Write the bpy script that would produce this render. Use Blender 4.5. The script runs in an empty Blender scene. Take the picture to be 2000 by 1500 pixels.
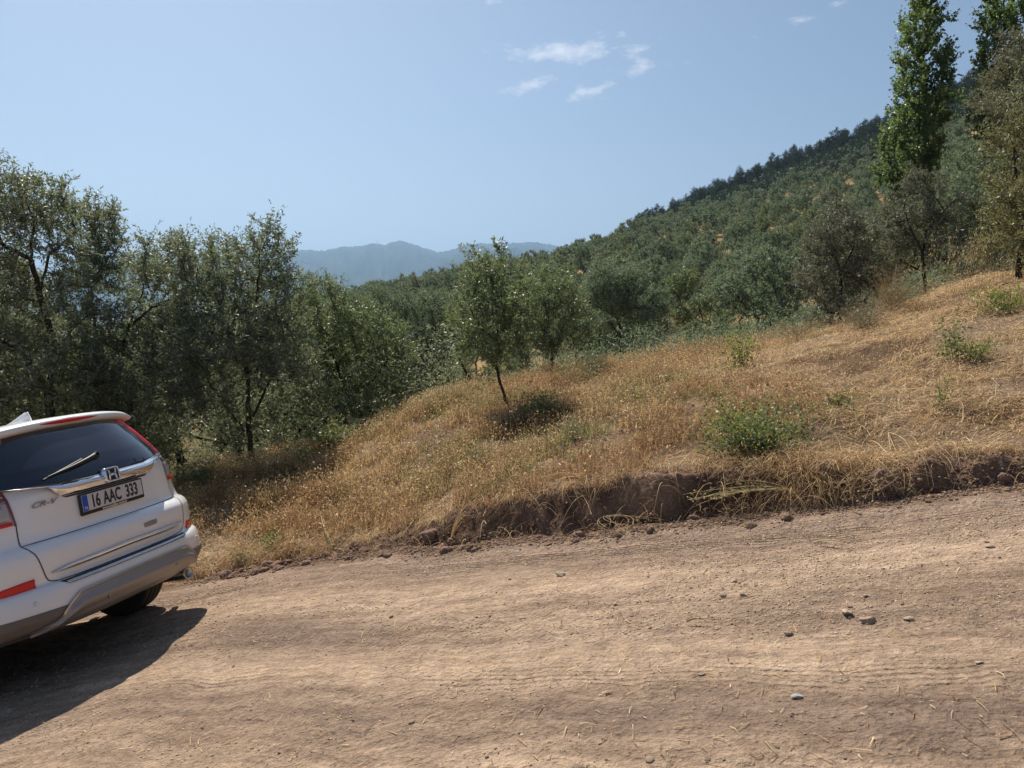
import bpy, bmesh, math, random
import numpy as np
from mathutils import Matrix, Vector

C = bpy.context.scene.collection
sc = bpy.context.scene
rad = math.radians
RNG = np.random.default_rng(7)

# ------------------------------------------------------------------ camera, sky, sun, exposure
F_PX = 1500.0                      # focal length in pixels of a 2000 px wide picture
PITCH = math.atan((750 - 592) / F_PX)
cam_d = bpy.data.cameras.new('camera'); cam = bpy.data.objects.new('camera', cam_d); C.objects.link(cam)
cam_d.sensor_width = 36.0; cam_d.lens = 36.0 * F_PX / 2000.0
cam_d.clip_start = 0.05; cam_d.clip_end = 60000
cam.location = (0, 0, 0); cam.rotation_euler = (math.pi / 2 - PITCH, 0, 0)
sc.camera = cam

SUN_AZ, SUN_EL = rad(-26.0), rad(48.5)       # azimuth from +Y towards +X
sun_dir = Vector((math.sin(SUN_AZ) * math.cos(SUN_EL), math.cos(SUN_AZ) * math.cos(SUN_EL), math.sin(SUN_EL)))
sd = bpy.data.lights.new('sun', 'SUN'); sd.energy = 4.8; sd.angle = rad(0.53); sd.color = (1.0, 0.925, 0.80)
so = bpy.data.objects.new('sun', sd); C.objects.link(so); so.rotation_euler = sun_dir.to_track_quat('Z', 'Y').to_euler()

world = bpy.data.worlds.new('World'); sc.world = world; world.use_nodes = True
wn, wl = world.node_tree.nodes, world.node_tree.links
wn.clear()
wo = wn.new('ShaderNodeOutputWorld'); bg = wn.new('ShaderNodeBackground'); sky = wn.new('ShaderNodeTexSky')
sky.sky_type = 'NISHITA'; sky.sun_disc = False; sky.sun_elevation = SUN_EL; sky.sun_rotation = SUN_AZ
sky.altitude = 200; sky.air_density = 1.0; sky.dust_density = 1.1; sky.ozone_density = 1.3
bg.inputs['Strength'].default_value = 0.060

def wmath(op, a, b=None, c=None):
    n = wn.new('ShaderNodeMath'); n.operation = op
    for i, v in enumerate((a, b, c)):
        if v is None: continue
        if isinstance(v, (int, float)): n.inputs[i].default_value = v
        else: wl.new(v, n.inputs[i])
    return n.outputs[0]

# thin fair weather clouds: the view direction as azimuth / elevation
tc = wn.new('ShaderNodeTexCoord'); sx = wn.new('ShaderNodeSeparateXYZ'); wl.new(tc.outputs['Generated'], sx.inputs[0])
w_az = wmath('ARCTAN2', sx.outputs[0], sx.outputs[1])
w_el = wmath('ARCSINE', sx.outputs[2])
cxy = wn.new('ShaderNodeCombineXYZ'); wl.new(w_az, cxy.inputs[0]); wl.new(w_el, cxy.inputs[1])
def wnoise(scale, detail, sy, rot=0.0, w=0.0):
    m = wn.new('ShaderNodeMapping'); m.inputs['Scale'].default_value = (1, sy, 1); m.inputs['Rotation'].default_value = (0, 0, rot)
    m.inputs['Location'].default_value = (w, w, w)
    wl.new(cxy.outputs[0], m.inputs[0]); n = wn.new('ShaderNodeTexNoise'); n.inputs['Scale'].default_value = scale
    n.inputs['Detail'].default_value = detail; n.inputs['Roughness'].default_value = 0.62
    wl.new(m.outputs[0], n.inputs['Vector']); return n.outputs['Fac']
n1 = wnoise(22, 6, 2.4, 0.25); n2 = wnoise(60, 5, 2.0, 0.3, 3.0)
ntot = wmath('ADD', wmath('MULTIPLY', n1, 0.62), wmath('MULTIPLY', n2, 0.38))
def pix_dir(u, v):
    d = Vector(((u - 1000) / F_PX, 1.0, -(v - 750) / F_PX))
    y = d.y * math.cos(PITCH) + d.z * math.sin(PITCH); z = -d.y * math.sin(PITCH) + d.z * math.cos(PITCH)
    d = Vector((d.x, y, z)); d.normalize()
    return math.atan2(d.x, d.y), math.asin(d.z)
tot = None
for (u, v, ru, rv, ang, gain) in [
        (1095, 101, 92, 13, 0.02, 1.15), (1148, 92, 36, 14, 0.3, .85), (1050, 160, 46, 12, 0.3, .85), (1162, 175, 55, 8, 0.28, .8),
        (1253, 55, 24, 12, 0.3, .62), (1255, 92, 36, 10, 0.25, .66), (1245, 136, 26, 12, 0.2, .8), (1225, 120, 40, 30, 0.3, .35),
        (1562, 39, 34, 9, 0.3, .5), (1635, 16, 45, 16, 0.1, .42), (1215, 68, 14, 8, .3, .55), (958, 2, 24, 8, .1, .75),
        (1450, 85, 120, 16, .25, .25), (1150, 130, 130, 50, .2, .25)]:
    a0, e0 = pix_dir(u, v); ca, sa = math.cos(ang), math.sin(ang)
    k = F_PX * 1.0
    dx = wmath('SUBTRACT', w_az, a0); dy = wmath('SUBTRACT', w_el, e0)
    p = wmath('MULTIPLY', wmath('ADD', wmath('MULTIPLY', dx, ca), wmath('MULTIPLY', dy, sa)), k / ru)
    q = wmath('MULTIPLY', wmath('SUBTRACT', wmath('MULTIPLY', dy, ca), wmath('MULTIPLY', dx, sa)), k / rv)
    r2 = wmath('ADD', wmath('MULTIPLY', p, p), wmath('MULTIPLY', q, q))
    g = wmath('MULTIPLY', wmath('EXPONENT', wmath('MULTIPLY', r2, -0.75)), gain)
    tot = g if tot is None else wmath('MAXIMUM', tot, g)
cl = wmath('SUBTRACT', wmath('ADD', tot, wmath('MULTIPLY', wmath('SUBTRACT', ntot, 0.5), 3.6)), 0.36)
clm = wn.new('ShaderNodeClamp'); wl.new(wmath('MULTIPLY', wmath('MULTIPLY', cl, .95), wmath('MINIMUM', wmath('MULTIPLY', tot, 4.0), 1.0)), clm.inputs[0])
mixw = wn.new('ShaderNodeMix'); mixw.data_type = 'RGBA'
wl.new(clm.outputs[0], mixw.inputs[0]); wl.new(sky.outputs[0], mixw.inputs[6]); mixw.inputs[7].default_value = (10.6, 10.8, 11.2, 1)
wl.new(mixw.outputs[2], bg.inputs['Color']); wl.new(bg.outputs[0], wo.inputs['Surface'])

sc.view_settings.view_transform = 'Standard'; sc.view_settings.look = 'None'
sc.view_settings.exposure = 0.50; sc.view_settings.gamma = 1.0
sc.render.engine = 'CYCLES'
cy = sc.cycles
cy.max_bounces = 6; cy.diffuse_bounces = 3; cy.glossy_bounces = 3; cy.transmission_bounces = 4; cy.transparent_max_bounces = 8
cy.volume_bounces = 0; cy.caustics_reflective = False; cy.caustics_refractive = False
try: cy.use_denoising = True
except Exception: pass

HAZE = 1.35e-4
# ------------------------------------------------------------------ helpers
def tag(o, label=None, cat=None, group=None, kind=None):
    if label: o['label'] = label
    if cat: o['category'] = cat
    if group: o['group'] = group
    if kind: o['kind'] = kind
    return o

def empty(name, loc=(0, 0, 0), label=None, cat=None, group=None):
    o = bpy.data.objects.new(name, None); C.objects.link(o); o.location = loc; o.empty_display_size = .2
    return tag(o, label, cat, group)

def link(name, me, parent=None):
    o = bpy.data.objects.new(name, me); C.objects.link(o)
    if parent is not None: o.parent = parent
    return o

def np_mesh(name, verts, faces, mat=None, smooth=False, col=None, uv=None, mats=None, midx=None):
    """faces: list of int arrays of shape (n,3) or (n,4)"""
    me = bpy.data.meshes.new(name)
    verts = np.ascontiguousarray(verts, dtype=np.float32)
    if isinstance(faces, np.ndarray): faces = [faces]
    faces = [f for f in faces if len(f)]
    me.vertices.add(len(verts)); me.vertices.foreach_set('co', verts.ravel())
    loops = np.concatenate([f.ravel() for f in faces]).astype(np.int32)
    cnt = np.concatenate([np.full(len(f), f.shape[1], dtype=np.int32) for f in faces])
    st = np.concatenate([[0], np.cumsum(cnt)[:-1]]).astype(np.int32)
    me.loops.add(len(loops)); me.loops.foreach_set('vertex_index', loops)
    me.polygons.add(len(cnt)); me.polygons.foreach_set('loop_start', st); me.polygons.foreach_set('loop_total', cnt)
    if smooth: me.polygons.foreach_set('use_smooth', np.ones(len(cnt), dtype=bool))
    for m in (mats or ([mat] if mat else [])): me.materials.append(m)
    if midx is not None: me.polygons.foreach_set('material_index', np.asarray(midx, dtype=np.int32))
    if col is not None:
        a = me.color_attributes.new('Col', 'FLOAT_COLOR', 'POINT')
        c4 = np.ones((len(verts), 4), dtype=np.float32); c4[:, :3] = col; a.data.foreach_set('color', c4.ravel())
    if uv is not None:
        l = me.uv_layers.new(name='UVMap'); l.data.foreach_set('uv', np.ascontiguousarray(uv[loops], dtype=np.float32).ravel())
    me.update(calc_edges=True)
    return me

def hash2(ix, iy, seed):
    h = (ix.astype(np.int64) * 374761393 + iy.astype(np.int64) * 668265263 + seed * 1442695041) & 0xFFFFFFFF
    h = ((h ^ (h >> 13)) * 1274126177) & 0xFFFFFFFF
    h = h ^ (h >> 16)
    return (h & 0xFFFF) / 65535.0
def vnoise(x, y, seed=0):
    x = np.asarray(x, float); y = np.asarray(y, float)
    ix = np.floor(x); iy = np.floor(y); fx = x - ix; fy = y - iy
    fx = fx * fx * (3 - 2 * fx); fy = fy * fy * (3 - 2 * fy)
    a = hash2(ix, iy, seed); b = hash2(ix + 1, iy, seed); c = hash2(ix, iy + 1, seed); d = hash2(ix + 1, iy + 1, seed)
    return (a * (1 - fx) + b * fx) * (1 - fy) + (c * (1 - fx) + d * fx) * fy - 0.5
def fbm(x, y, oct=4, seed=0, gain=.5):
    s = 0; a = 1.0
    for i in range(oct):
        s = s + a * vnoise(x * 2 ** i + 13.7 * i, y * 2 ** i - 7.1 * i, seed + i); a *= gain
    return s
def sstep(a, b, x):
    t = np.clip((x - a) / (b - a), 0, 1); return t * t * (3 - 2 * t)

# ------------------------------------------------------------------ materials
class M:
    """small node builder"""
    def __init__(s, name):
        s.m = bpy.data.materials.new(name); s.m.use_nodes = True
        s.n = s.m.node_tree.nodes; s.l = s.m.node_tree.links
        s.b = s.n['Principled BSDF']; s.out = s.n['Material Output']
    def set(s, k, v):
        i = s.b.inputs[k]
        if hasattr(v, 'is_linked') or hasattr(v, 'links'): s.l.new(v, i)
        else: i.default_value = v if not (isinstance(v, tuple) and len(v) == 3) else (*v, 1)
        return s
    def noise(s, scale, detail=3, rough=.5, vec=None, dist=0.0):
        t = s.n.new('ShaderNodeTexNoise'); t.inputs['Scale'].default_value = scale; t.inputs['Detail'].default_value = detail
        t.inputs['Roughness'].default_value = rough; t.inputs['Distortion'].default_value = dist
        if vec is not None: s.l.new(vec, t.inputs['Vector'])
        else: s.l.new(s.coord(), t.inputs['Vector'])
        return t.outputs['Fac']
    def coord(s, which='Object'):
        if not hasattr(s, 'tc'): s.tc = s.n.new('ShaderNodeTexCoord')
        return s.tc.outputs[which]
    def mapping(s, vec, scale=(1, 1, 1), rot=(0, 0, 0)):
        m = s.n.new('ShaderNodeMapping'); m.inputs['Scale'].default_value = scale; m.inputs['Rotation'].default_value = rot
        s.l.new(vec, m.inputs[0]); return m.outputs[0]
    def voronoi(s, scale, vec=None, feature='F1'):
        t = s.n.new('ShaderNodeTexVoronoi'); t.inputs['Scale'].default_value = scale; t.feature = feature
        s.l.new(vec if vec is not None else s.coord(), t.inputs['Vector']); return t
    def ramp(s, fac, stops):
        r = s.n.new('ShaderNodeValToRGB'); e = r.color_ramp.elements
        while len(e) < len(stops): e.new(0.5)
        for i, (p, c) in enumerate(stops):
            e[i].position = p; e[i].color = (*c, 1) if len(c) == 3 else c
        s.l.new(fac, r.inputs[0]); return r.outputs[0]
    def mix(s, fac, a, b, blend='MIX'):
        x = s.n.new('ShaderNodeMix'); x.data_type = 'RGBA'; x.blend_type = blend
        for i, v in ((0, fac), (6, a), (7, b)):
            if isinstance(v, (int, float)): x.inputs[i].default_value = v
            elif isinstance(v, tuple): x.inputs[i].default_value = (*v, 1)
            else: s.l.new(v, x.inputs[i])
        return x.outputs[2]
    def math(s, op, a, b=None):
        x = s.n.new('ShaderNodeMath'); x.operation = op
        for i, v in enumerate((a, b)):
            if v is None: continue
            if isinstance(v, (int, float)): x.inputs[i].default_value = v
            else: s.l.new(v, x.inputs[i])
        return x.outputs[0]
    def attr(s, name='Col'):
        a = s.n.new('ShaderNodeAttribute'); a.attribute_name = name; return a.outputs['Color']
    def bump(s, h, strength=.5, dist=.01, prev=None):
        b = s.n.new('ShaderNodeBump'); b.inputs['Strength'].default_value = strength; b.inputs['Distance'].default_value = dist
        s.l.new(h, b.inputs['Height'])
        if prev is not None: s.l.new(prev, b.inputs['Normal'])
        return b.outputs[0]

def simple(name, col, rough=.6, metal=0.0, var=.12, scale=20, bump=0.0, bscale=80, **kw):
    m = M(name)
    f = m.noise(scale, 4)
    lo = tuple(c * (1 - var) for c in col); hi = tuple(min(1, c * (1 + var)) for c in col)
    m.set('Base Color', m.ramp(f, [(.3, lo), (.7, hi)])); m.set('Roughness', rough); m.set('Metallic', metal)
    if bump: m.set('Normal', m.bump(m.noise(bscale, 4), bump, .01))
    for k, v in kw.items(): m.set(k.replace('_', ' '), v)
    return m.m

def leaf_and_seed(name, top, under, trans, var=.35, rough=.5, spec=.4, tw=.35):
    """leaf: darker upper face, pale under face, some light passes through"""
    m = M(name)
    g = m.n.new('ShaderNodeNewGeometry')
    rnd = g.outputs['Random Per Island']
    ct = m.ramp(rnd, [(0, tuple(c * (1 - var) for c in top)), (.6, top), (1, tuple(min(1, c * (1 + var * 1.3)) for c in top))])
    cu = m.ramp(rnd, [(0, tuple(c * (1 - var * .6) for c in under)), (1, tuple(c * (1 + var * .5) for c in under))])
    col = m.mix(g.outputs['Backfacing'], ct, cu)
    oi = m.n.new('ShaderNodeObjectInfo'); pv_ = m.ramp(oi.outputs['Random'], [(0, (.74, .78, .80)), (.5, (1.0, 1.0, 1.0)), (1, (1.24, 1.20, 1.02))]); col = m.mix(1.0, col, pv_, 'MULTIPLY')
    m.set('Base Color', col); m.set('Roughness', rough); m.set('Specular IOR Level', spec)
    tr = m.n.new('ShaderNodeBsdfTranslucent'); tr.inputs['Color'].default_value = (*trans, 1)
    mx = m.n.new('ShaderNodeMixShader'); mx.inputs[0].default_value = tw
    m.l.new(m.b.outputs[0], mx.inputs[1]); m.l.new(tr.outputs[0], mx.inputs[2]); m.l.new(mx.outputs[0], m.out.inputs['Surface'])
    return m.m

def colmat(name, rough=.75, tw=.35, spec=.25, gain=1.0):
    m = M(name); c = m.attr()
    if gain != 1: c = m.mix(1.0, c, (gain, gain, gain), 'MULTIPLY')
    m.set('Base Color', c); m.set('Roughness', rough); m.set('Specular IOR Level', spec)
    tr = m.n.new('ShaderNodeBsdfTranslucent'); m.l.new(c, tr.inputs['Color'])
    mx = m.n.new('ShaderNodeMixShader'); mx.inputs[0].default_value = tw
    m.l.new(m.b.outputs[0], mx.inputs[1]); m.l.new(tr.outputs[0], mx.inputs[2]); m.l.new(mx.outputs[0], m.out.inputs['Surface'])
    return m.m

# ------------------------------------------------------------------ terrain
CAR_R = Matrix(((0.2777, -0.9354, -0.2187), (0.9606, 0.2682, 0.0728), (-0.0095, -0.2303, 0.9731)))
CAR_O = Vector((-2.386, 4.939, -2.245))
PN = np.array([-0.2187, 0.0728, 0.9731]); PD = float(PN @ np.array(CAR_O))
def road_z(x, y):
    x = np.asarray(x, float); y = np.asarray(y, float)
    xr = x
    # the pull out is steep by the car and eases to the right and far away
    t = np.clip((x + 1) / 3.5, 0, 1)
    corr = np.where(x > -1, -0.06 * (3.5 * (t ** 2) / 2 + np.maximum(x - 2.5, 0)), 0)
    xc = np.clip(x, -9, 9)
    xe = xc + (x - xc) * .45
    yc = np.clip(y, -3, 14); ye = yc + (y - yc) * .3
    return (PD - PN[0] * xe - PN[1] * ye) / PN[2] + np.maximum(corr, -1.2)

def pd(u, v):
    a, e = pix_dir(u, v); return a, math.tan(e)
# foot of the bank in plan
_fx, _fy = [], []
for (u, v) in [(-1500, 1330), (-700, 1250), (-100, 1200), (380, 1140), (550, 1104), (700, 1083), (850, 1073), (1000, 1058), (1200, 1040), (1400, 1018), (1600, 998), (1800, 974), (2000, 948), (2300, 905), (2800, 850)]:
    a, t = pd(u, v); r = 5.5
    for _ in range(60):
        x, y = r * math.sin(a), r * math.cos(a); z = float(road_z(x, y)); r = 0.5 * r + 0.5 * (z / t) if z / t > 0 else r
    _fx.append(r * math.sin(a)); _fy.append(r * math.cos(a))

_fx, _fy = np.array(_fx), np.array(_fy)
sl_l = (_fy[3] - _fy[1]) / (_fx[3] - _fx[1]); 
def y_edge(x):
    x = np.asarray(x, float)
    y = np.interp(x, _fx, _fy)
    y = np.where(x < _fx[0], _fy[0] - .30 * (x - _fx[0]), y)
    y = np.where(x > _fx[-1], _fy[-1] - .30 * (x - _fx[-1]), y)
    w = np.exp(-(x / 8.0) ** 2)
    return y + .10 * vnoise(x * 1.3, x * 0 + 3.3, 5) * w * 1.5 + .05 * vnoise(x * 5, x * 0 + 8.3, 6) * w * 1.5

CT = []   # (az, ln r, tan elevation)
def cp(u, v, r):
    a, t = pd(u, v); CT.append((a, math.log(r), t))
def foot_r(u):
    a = pd(u, 900)[0]
    r = 5.0
    for _ in range(50): r = .5 * r + .5 * float(np.interp(r * math.sin(a), _fx, _fy)) / math.cos(a)
    return r
for (u, v, dr) in [(-700, 1195, .5), (0, 1165, .5), (250, 1135, .45), (400, 1110, .4), (550, 1084, .4), (700, 1052, .4), (850, 1008, .42), (1000, 970, .42), (1230, 934, .42), (1400, 905, .45), (1600, 890, .42), (1800, 880, .4), (2000, 860, .42), (2300, 815, .4), (2800, 730, .4)]:
    cp(u, v, foot_r(u) + dr)
for (u, v, r) in [(-700, 1080, 11), (0, 1040, 10), (200, 1010, 10), (400, 962, 10), (500, 926, 10.3), (600, 896, 10.5), (700, 862, 10.5), (800, 816, 10.5), (870, 786, 11), (988, 800, 9.8), (1000, 758, 12),
        (1100, 736, 12.5), (1250, 717, 13), (1400, 695, 13), (1550, 668, 13), (1650, 636, 13), (1750, 602, 13), (1870, 562, 13.5), (2000, 537, 14), (2400, 470, 14), (2900, 380, 14),
        (-700, 1060, 16), (0, 1030, 16), (500, 985, 16), (700, 940, 16), (850, 870, 16), (1000, 795, 16), (1300, 718, 16), (1700, 628, 16), (2000, 556, 17), (2700, 420, 17),
        (-700, 960, 26), (200, 930, 26), (500, 900, 26), (700, 875, 26), (1000, 765, 26), (1300, 718, 26), (1700, 625, 26), (2000, 540, 26), (2700, 380, 26),
        (-700, 800, 60), (500, 780, 60), (700, 740, 60), (1000, 668, 50), (1300, 632, 50), (1700, 545, 50), (2000, 450, 50), (2700, 200, 50),
        (-700, 720, 150), (300, 700, 120), (500, 680, 120), (700, 630, 120), (1000, 590, 100), (1300, 535, 100), (1700, 440, 100), (2000, 310, 100), (2700, 50, 100),
        (-700, 690, 400), (300, 660, 300), (500, 630, 200), (700, 600, 190), (870, 562, 190), (1090, 524, 190), (1250, 466, 190), (1400, 428, 190), (1500, 400, 190), (1700, 338, 190), (1900, 255, 190), (2000, 215, 190), (2700, -80, 190),
        (500, 650, 350), (700, 612, 350), (1000, 560, 350), (1150, 520, 350), (1290, 446, 350), (1400, 396, 350), (1500, 354, 350), (1600, 316, 350), (1740, 262, 350), (1880, 197, 350), (2000, 142, 350), (2700, -150, 350),
        (-700, 670, 800), (500, 650, 800), (700, 620, 800), (1000, 590, 700), (1300, 520, 700), (1700, 380, 700), (2000, 250, 700), (2700, 0, 700),
        (-700, 625, 4000), (500, 620, 3000), (1000, 606, 3000), (1500, 590, 3000), (2000, 500, 3000), (2700, 400, 3000),
        (-700, 608, 14000), (500, 606, 14000), (1300, 604, 14000), (2700, 580, 14000)]:
    cp(u, v, r)
CT = np.array(CT)
AZ0, AZ1 = CT[:, 0].min(), CT[:, 0].max()
_K = 2.2    # scale of azimuth against ln r
def _tps(d2): return np.where(d2 > 1e-12, .5 * d2 * np.log(d2 + 1e-12), 0)
_q = np.stack([CT[:, 0] * _K, CT[:, 1]], 1)
_A = _tps(((_q[:, None] - _q[None]) ** 2).sum(-1)) + np.eye(len(_q)) * 1e-4
_Pm = np.c_[np.ones(len(_q)), _q]
_S = np.block([[_A, _Pm], [_Pm.T, np.zeros((3, 3))]])
_w = np.linalg.solve(_S, np.r_[CT[:, 2], 0, 0, 0])
def slope_z(x, y):
    x = np.asarray(x, float); y = np.asarray(y, float); sh = x.shape
    x = x.ravel(); y = y.ravel(); out = np.empty(len(x))
    for i in range(0, len(x), 40000):
        xx, yy = x[i:i + 40000], y[i:i + 40000]
        r = np.maximum(np.hypot(xx, yy), 3.5); a = np.clip(np.arctan2(xx, yy), AZ0, AZ1)
        qx, qy = a * _K, np.log(r)
        d2 = (qx[:, None] - _q[None, :, 0]) ** 2 + (qy[:, None] - _q[None, :, 1]) ** 2
        out[i:i + 40000] = (_tps(d2) @ _w[:-3] + _w[-3] + _w[-2] * qx + _w[-1] * qy) * r
    return out.reshape(sh)
def bank_w(x): return .15 + .10 * (vnoise(x * 1.9, x * 0 + 1.1, 9) + .5)
def ground_z(x, y, fine=True):
    x = np.asarray(x, float); y = np.asarray(y, float)
    ye = y_edge(x); d = y - ye; bw = bank_w(x)
    rz = road_z(x, y)
    r = np.hypot(x, y)
    near = np.exp(-(r / 22.0) ** 2)
    roadn = .030 * fbm(x * .9, y * .9, 3, 20) + .016 * fbm(x * 5, y * 5, 3, 21)
    # keep it level under the car
    k = np.array([-2.386, 4.939]); tcar = sstep(1.2, 3.0, np.hypot(x - (k[0] - 1.2), (y - (k[1] + .9))))
    rz = rz + roadn * (0.35 + .65 * tcar) * np.minimum(1, 12 / np.maximum(r, 1))
    rz = rz - tcar * near * (.022 * np.exp(-((d + .43) / .13) ** 2) + .026 * np.exp(-((d + 2.0 + .12 * vnoise(x * .6, x * 0, 67)) / .20) ** 2) - .014 * np.exp(-((d + 1.2) / .22) ** 2))
    rz = rz + .05 * sstep(-.75, -.02, d) * (.5 + vnoise(x * 2.2, y * 2.2, 31)) * near      # loose soil heaped at the foot
    sz = slope_z(x, np.maximum(y, ye + .02))
    hump = .10 * fbm(x * 1.1, y * 1.1, 4, 40) + .05 * fbm(x * 4.5, y * 4.5, 3, 44)
    sz = sz + hump * np.where(r < 25, 1, 0) + np.where(r >= 25, (r / 25) ** .35 * hump, 0)
    u = d / bw + .22 * fbm(x * 6, y * 6, 3, 50)
    f = sstep(0.0, 1.0, u) ** .8 + .10 * np.where((u > .05) & (u < .95), fbm(x * 3.5, d * 16, 3, 55), 0)
    z = rz * (1 - f) + sz * f
    z = z + np.where((d > -.05) & (d < .42), .045 * fbm(x * 13, y * 13, 3, 57) * sstep(-.05, .06, d) * (1 - sstep(.30, .42, d)), 0)
    return z

def axis_pts(fine, half, mx, step):
    n = int(half / fine); a = np.arange(0, n + 1) * fine; v = [a[-1]]; s = fine
    while v[-1] < mx: s *= step; v.append(v[-1] + s)
    return np.concatenate([a, v[1:]])
ax = axis_pts(.016, 4.2, 16000, 1.045)
XS = np.concatenate([-ax[::-1], ax[1:]])
road_rows = np.concatenate([np.linspace(-14, -5.2, 40, endpoint=False), np.linspace(-5.2, 0.0, 300, endpoint=False)])
bank_rows = np.linspace(0.0, .40, 30, endpoint=False)
sl_rows = [.40]; s = .03
while sl_rows[-1] < 16000:
    sl_rows.append(sl_rows[-1] + s)
    s *= 1.006 if sl_rows[-1] < 9 else 1.045
sl_rows = np.array(sl_rows)
def sheet(rows, z_off=0):
    XX, DD = np.meshgrid(XS, rows); YY = y_edge(XX) + DD
    ZZ = ground_z(XX, YY) + z_off
    n, m = XX.shape; i = np.arange(n * m).reshape(n, m)
    f = np.stack([i[:-1, :-1], i[:-1, 1:], i[1:, 1:], i[1:, :-1]], -1).reshape(-1, 4)
    return XX.ravel(), YY.ravel(), ZZ.ravel(), DD.ravel(), f

# colours of the ground (own colour of dust, loose gravel and soil)
def lerp3(a, b, t): return np.asarray(a)[None] * (1 - t[:, None]) + np.asarray(b)[None] * t[:, None]
X, Y, Z, D, Fq = sheet(np.r_[road_rows, 0.0])
along = X * .92 - D * .1
Dw = D + .16 * vnoise(along * .55, D * 0, 66) + .05 * vnoise(along * 2.1, D * 0, 68)
G_ = lambda c0, w: np.exp(-((Dw - c0) / w) ** 2)
pale = np.clip(.42 + 1.1 * fbm(along * .30, D * 1.3, 3, 60) + .7 * fbm(along * 2.2, D * 4.0, 4, 61) + .40 * G_(-1.15, .33) + .30 * G_(-2.28, .16) + .35 * G_(-3.35, .40), 0, 1)
c = lerp3((.36, .255, .185), (.565, .415, .30), pale)
band = np.clip(.95 * G_(-1.78, .30) + .9 * G_(-2.72, .22) + .6 * G_(-.62, .16), 0, 1) * np.clip(.62 + 1.1 * fbm(along * .9, D * 1.2, 3, 62), 0, 1)
c = c * (1 - band[:, None]) + np.array((.285, .205, .16))[None] * band[:, None]
pk = sstep(-1.15, -.35, D) * .75; c = c * (1 - pk[:, None]) + np.array((.36, .26, .205))[None] * pk[:, None]
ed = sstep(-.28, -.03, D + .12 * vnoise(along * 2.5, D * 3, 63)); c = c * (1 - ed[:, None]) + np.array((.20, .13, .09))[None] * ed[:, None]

mr = M('dusty_track')
uvn = mr.n.new('ShaderNodeUVMap'); uvv = uvn.outputs[0]
fine = mr.noise(38, 6, .65); mid = mr.noise(9, 5, .6)
vor = mr.voronoi(26); vor2 = mr.voronoi(60)
grit = mr.ramp(vor.outputs['Distance'], [(0.0, (1, 1, 1)), (.28, (0, 0, 0))])
base = mr.mix(1.0, mr.attr(), mr.ramp(fine, [(.30, (.66, .63, .62)), (.5, (.97, .97, .97)), (.72, (1.22, 1.2, 1.17))]), 'MULTIPLY')
base = mr.mix(1.0, base, mr.ramp(mid, [(.3, (.76, .75, .75)), (.7, (1.16, 1.16, 1.14))]), 'MULTIPLY')
streak = mr.noise(3.0, 5, .6, mr.mapping(uvv, (.45, 3.5, 1)))
base = mr.mix(1.0, base, mr.ramp(streak, [(.35, (.76, .745, .735)), (.62, (1.08, 1.08, 1.07))]), 'MULTIPLY')
mr.set('Base Color', base); mr.set('Roughness', .95); mr.set('Specular IOR Level', .12)
sepu = mr.n.new('ShaderNodeSeparateXYZ'); mr.l.new(uvv, sepu.inputs[0])
dcoord = sepu.outputs[1]
wob = mr.math('ADD', dcoord, mr.math('MULTIPLY', mr.noise(1.0, 2, .5, mr.mapping(uvv, (1, .1, 1))), .22))
ribs = mr.math('SINE', mr.math('MULTIPLY', wob, 2 * math.pi / .045))
def bandmask(c0, w):
    t = mr.math('SUBTRACT', wob, c0); t = mr.math('DIVIDE', t, w); t = mr.math('MULTIPLY', t, t)
    return mr.math('EXPONENT', mr.math('MULTIPLY', mr.math('MULTIPLY', t, t), -1.0))
bm_ = mr.math('ADD', bandmask(-.42, .12), mr.math('MULTIPLY', bandmask(-2.35, .10), .22))
patchy = mr.math('MULTIPLY', mr.ramp(mr.noise(.9, 2, .5, uvv), [(.38, (0, 0, 0)), (.55, (1, 1, 1))]), 1.0)
rib = mr.math('MULTIPLY', mr.math('MULTIPLY', ribs, bm_), patchy)
# slanting scuffs of old tread
sc1 = mr.noise(5.0, 3, .55, mr.mapping(uvv, (1.0, 2.2, 1), (0, 0, .75)))
h1 = mr.math('ADD', mr.math('MULTIPLY', mid, .9), mr.math('MULTIPLY', fine, 1.1))
h1 = mr.math('ADD', h1, mr.math('MULTIPLY', grit, .35)); h1 = mr.math('ADD', h1, mr.math('MULTIPLY', sc1, 1.3))
b1 = mr.bump(mr.noise(85, 3, .6), .5, .006, mr.bump(h1, 1.0, .028)); b2 = mr.bump(rib, 1.0, .016, b1)
mr.set('Normal', b2)
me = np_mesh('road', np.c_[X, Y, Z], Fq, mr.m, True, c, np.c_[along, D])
tag(link('road', me), 'pale dusty dirt road with gravel and tyre marks', kind='structure')

X, Y, Z, D, Fq = sheet(np.r_[bank_rows, sl_rows])
R_ = np.hypot(X, Y)
t = np.clip(.5 + 1.6 * fbm(X * 1.3, Y * 1.3, 4, 70), 0, 1)
c = lerp3((.17, .11, .07), (.34, .245, .165), t)
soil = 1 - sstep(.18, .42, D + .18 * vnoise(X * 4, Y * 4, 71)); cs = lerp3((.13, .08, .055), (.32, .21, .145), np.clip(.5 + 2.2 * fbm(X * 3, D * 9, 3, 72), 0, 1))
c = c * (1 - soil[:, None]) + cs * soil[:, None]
far = sstep(14, 24, R_); cf = lerp3((.17, .115, .055), (.42, .29, .14), np.clip(.45 + 1.3 * fbm(X * .08, Y * .08, 4, 73), 0, 1)); c = c * (1 - far[:, None]) + cf * far[:, None]
vf = sstep(300, 700, R_); cv = lerp3((.05, .075, .03), (.16, .15, .07), np.clip(.5 + 1.8 * fbm(X * .004, Y * .004, 4, 74), 0, 1)); c = c * (1 - vf[:, None]) + cv * vf[:, None]
mg = M('hillside_soil')
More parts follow.
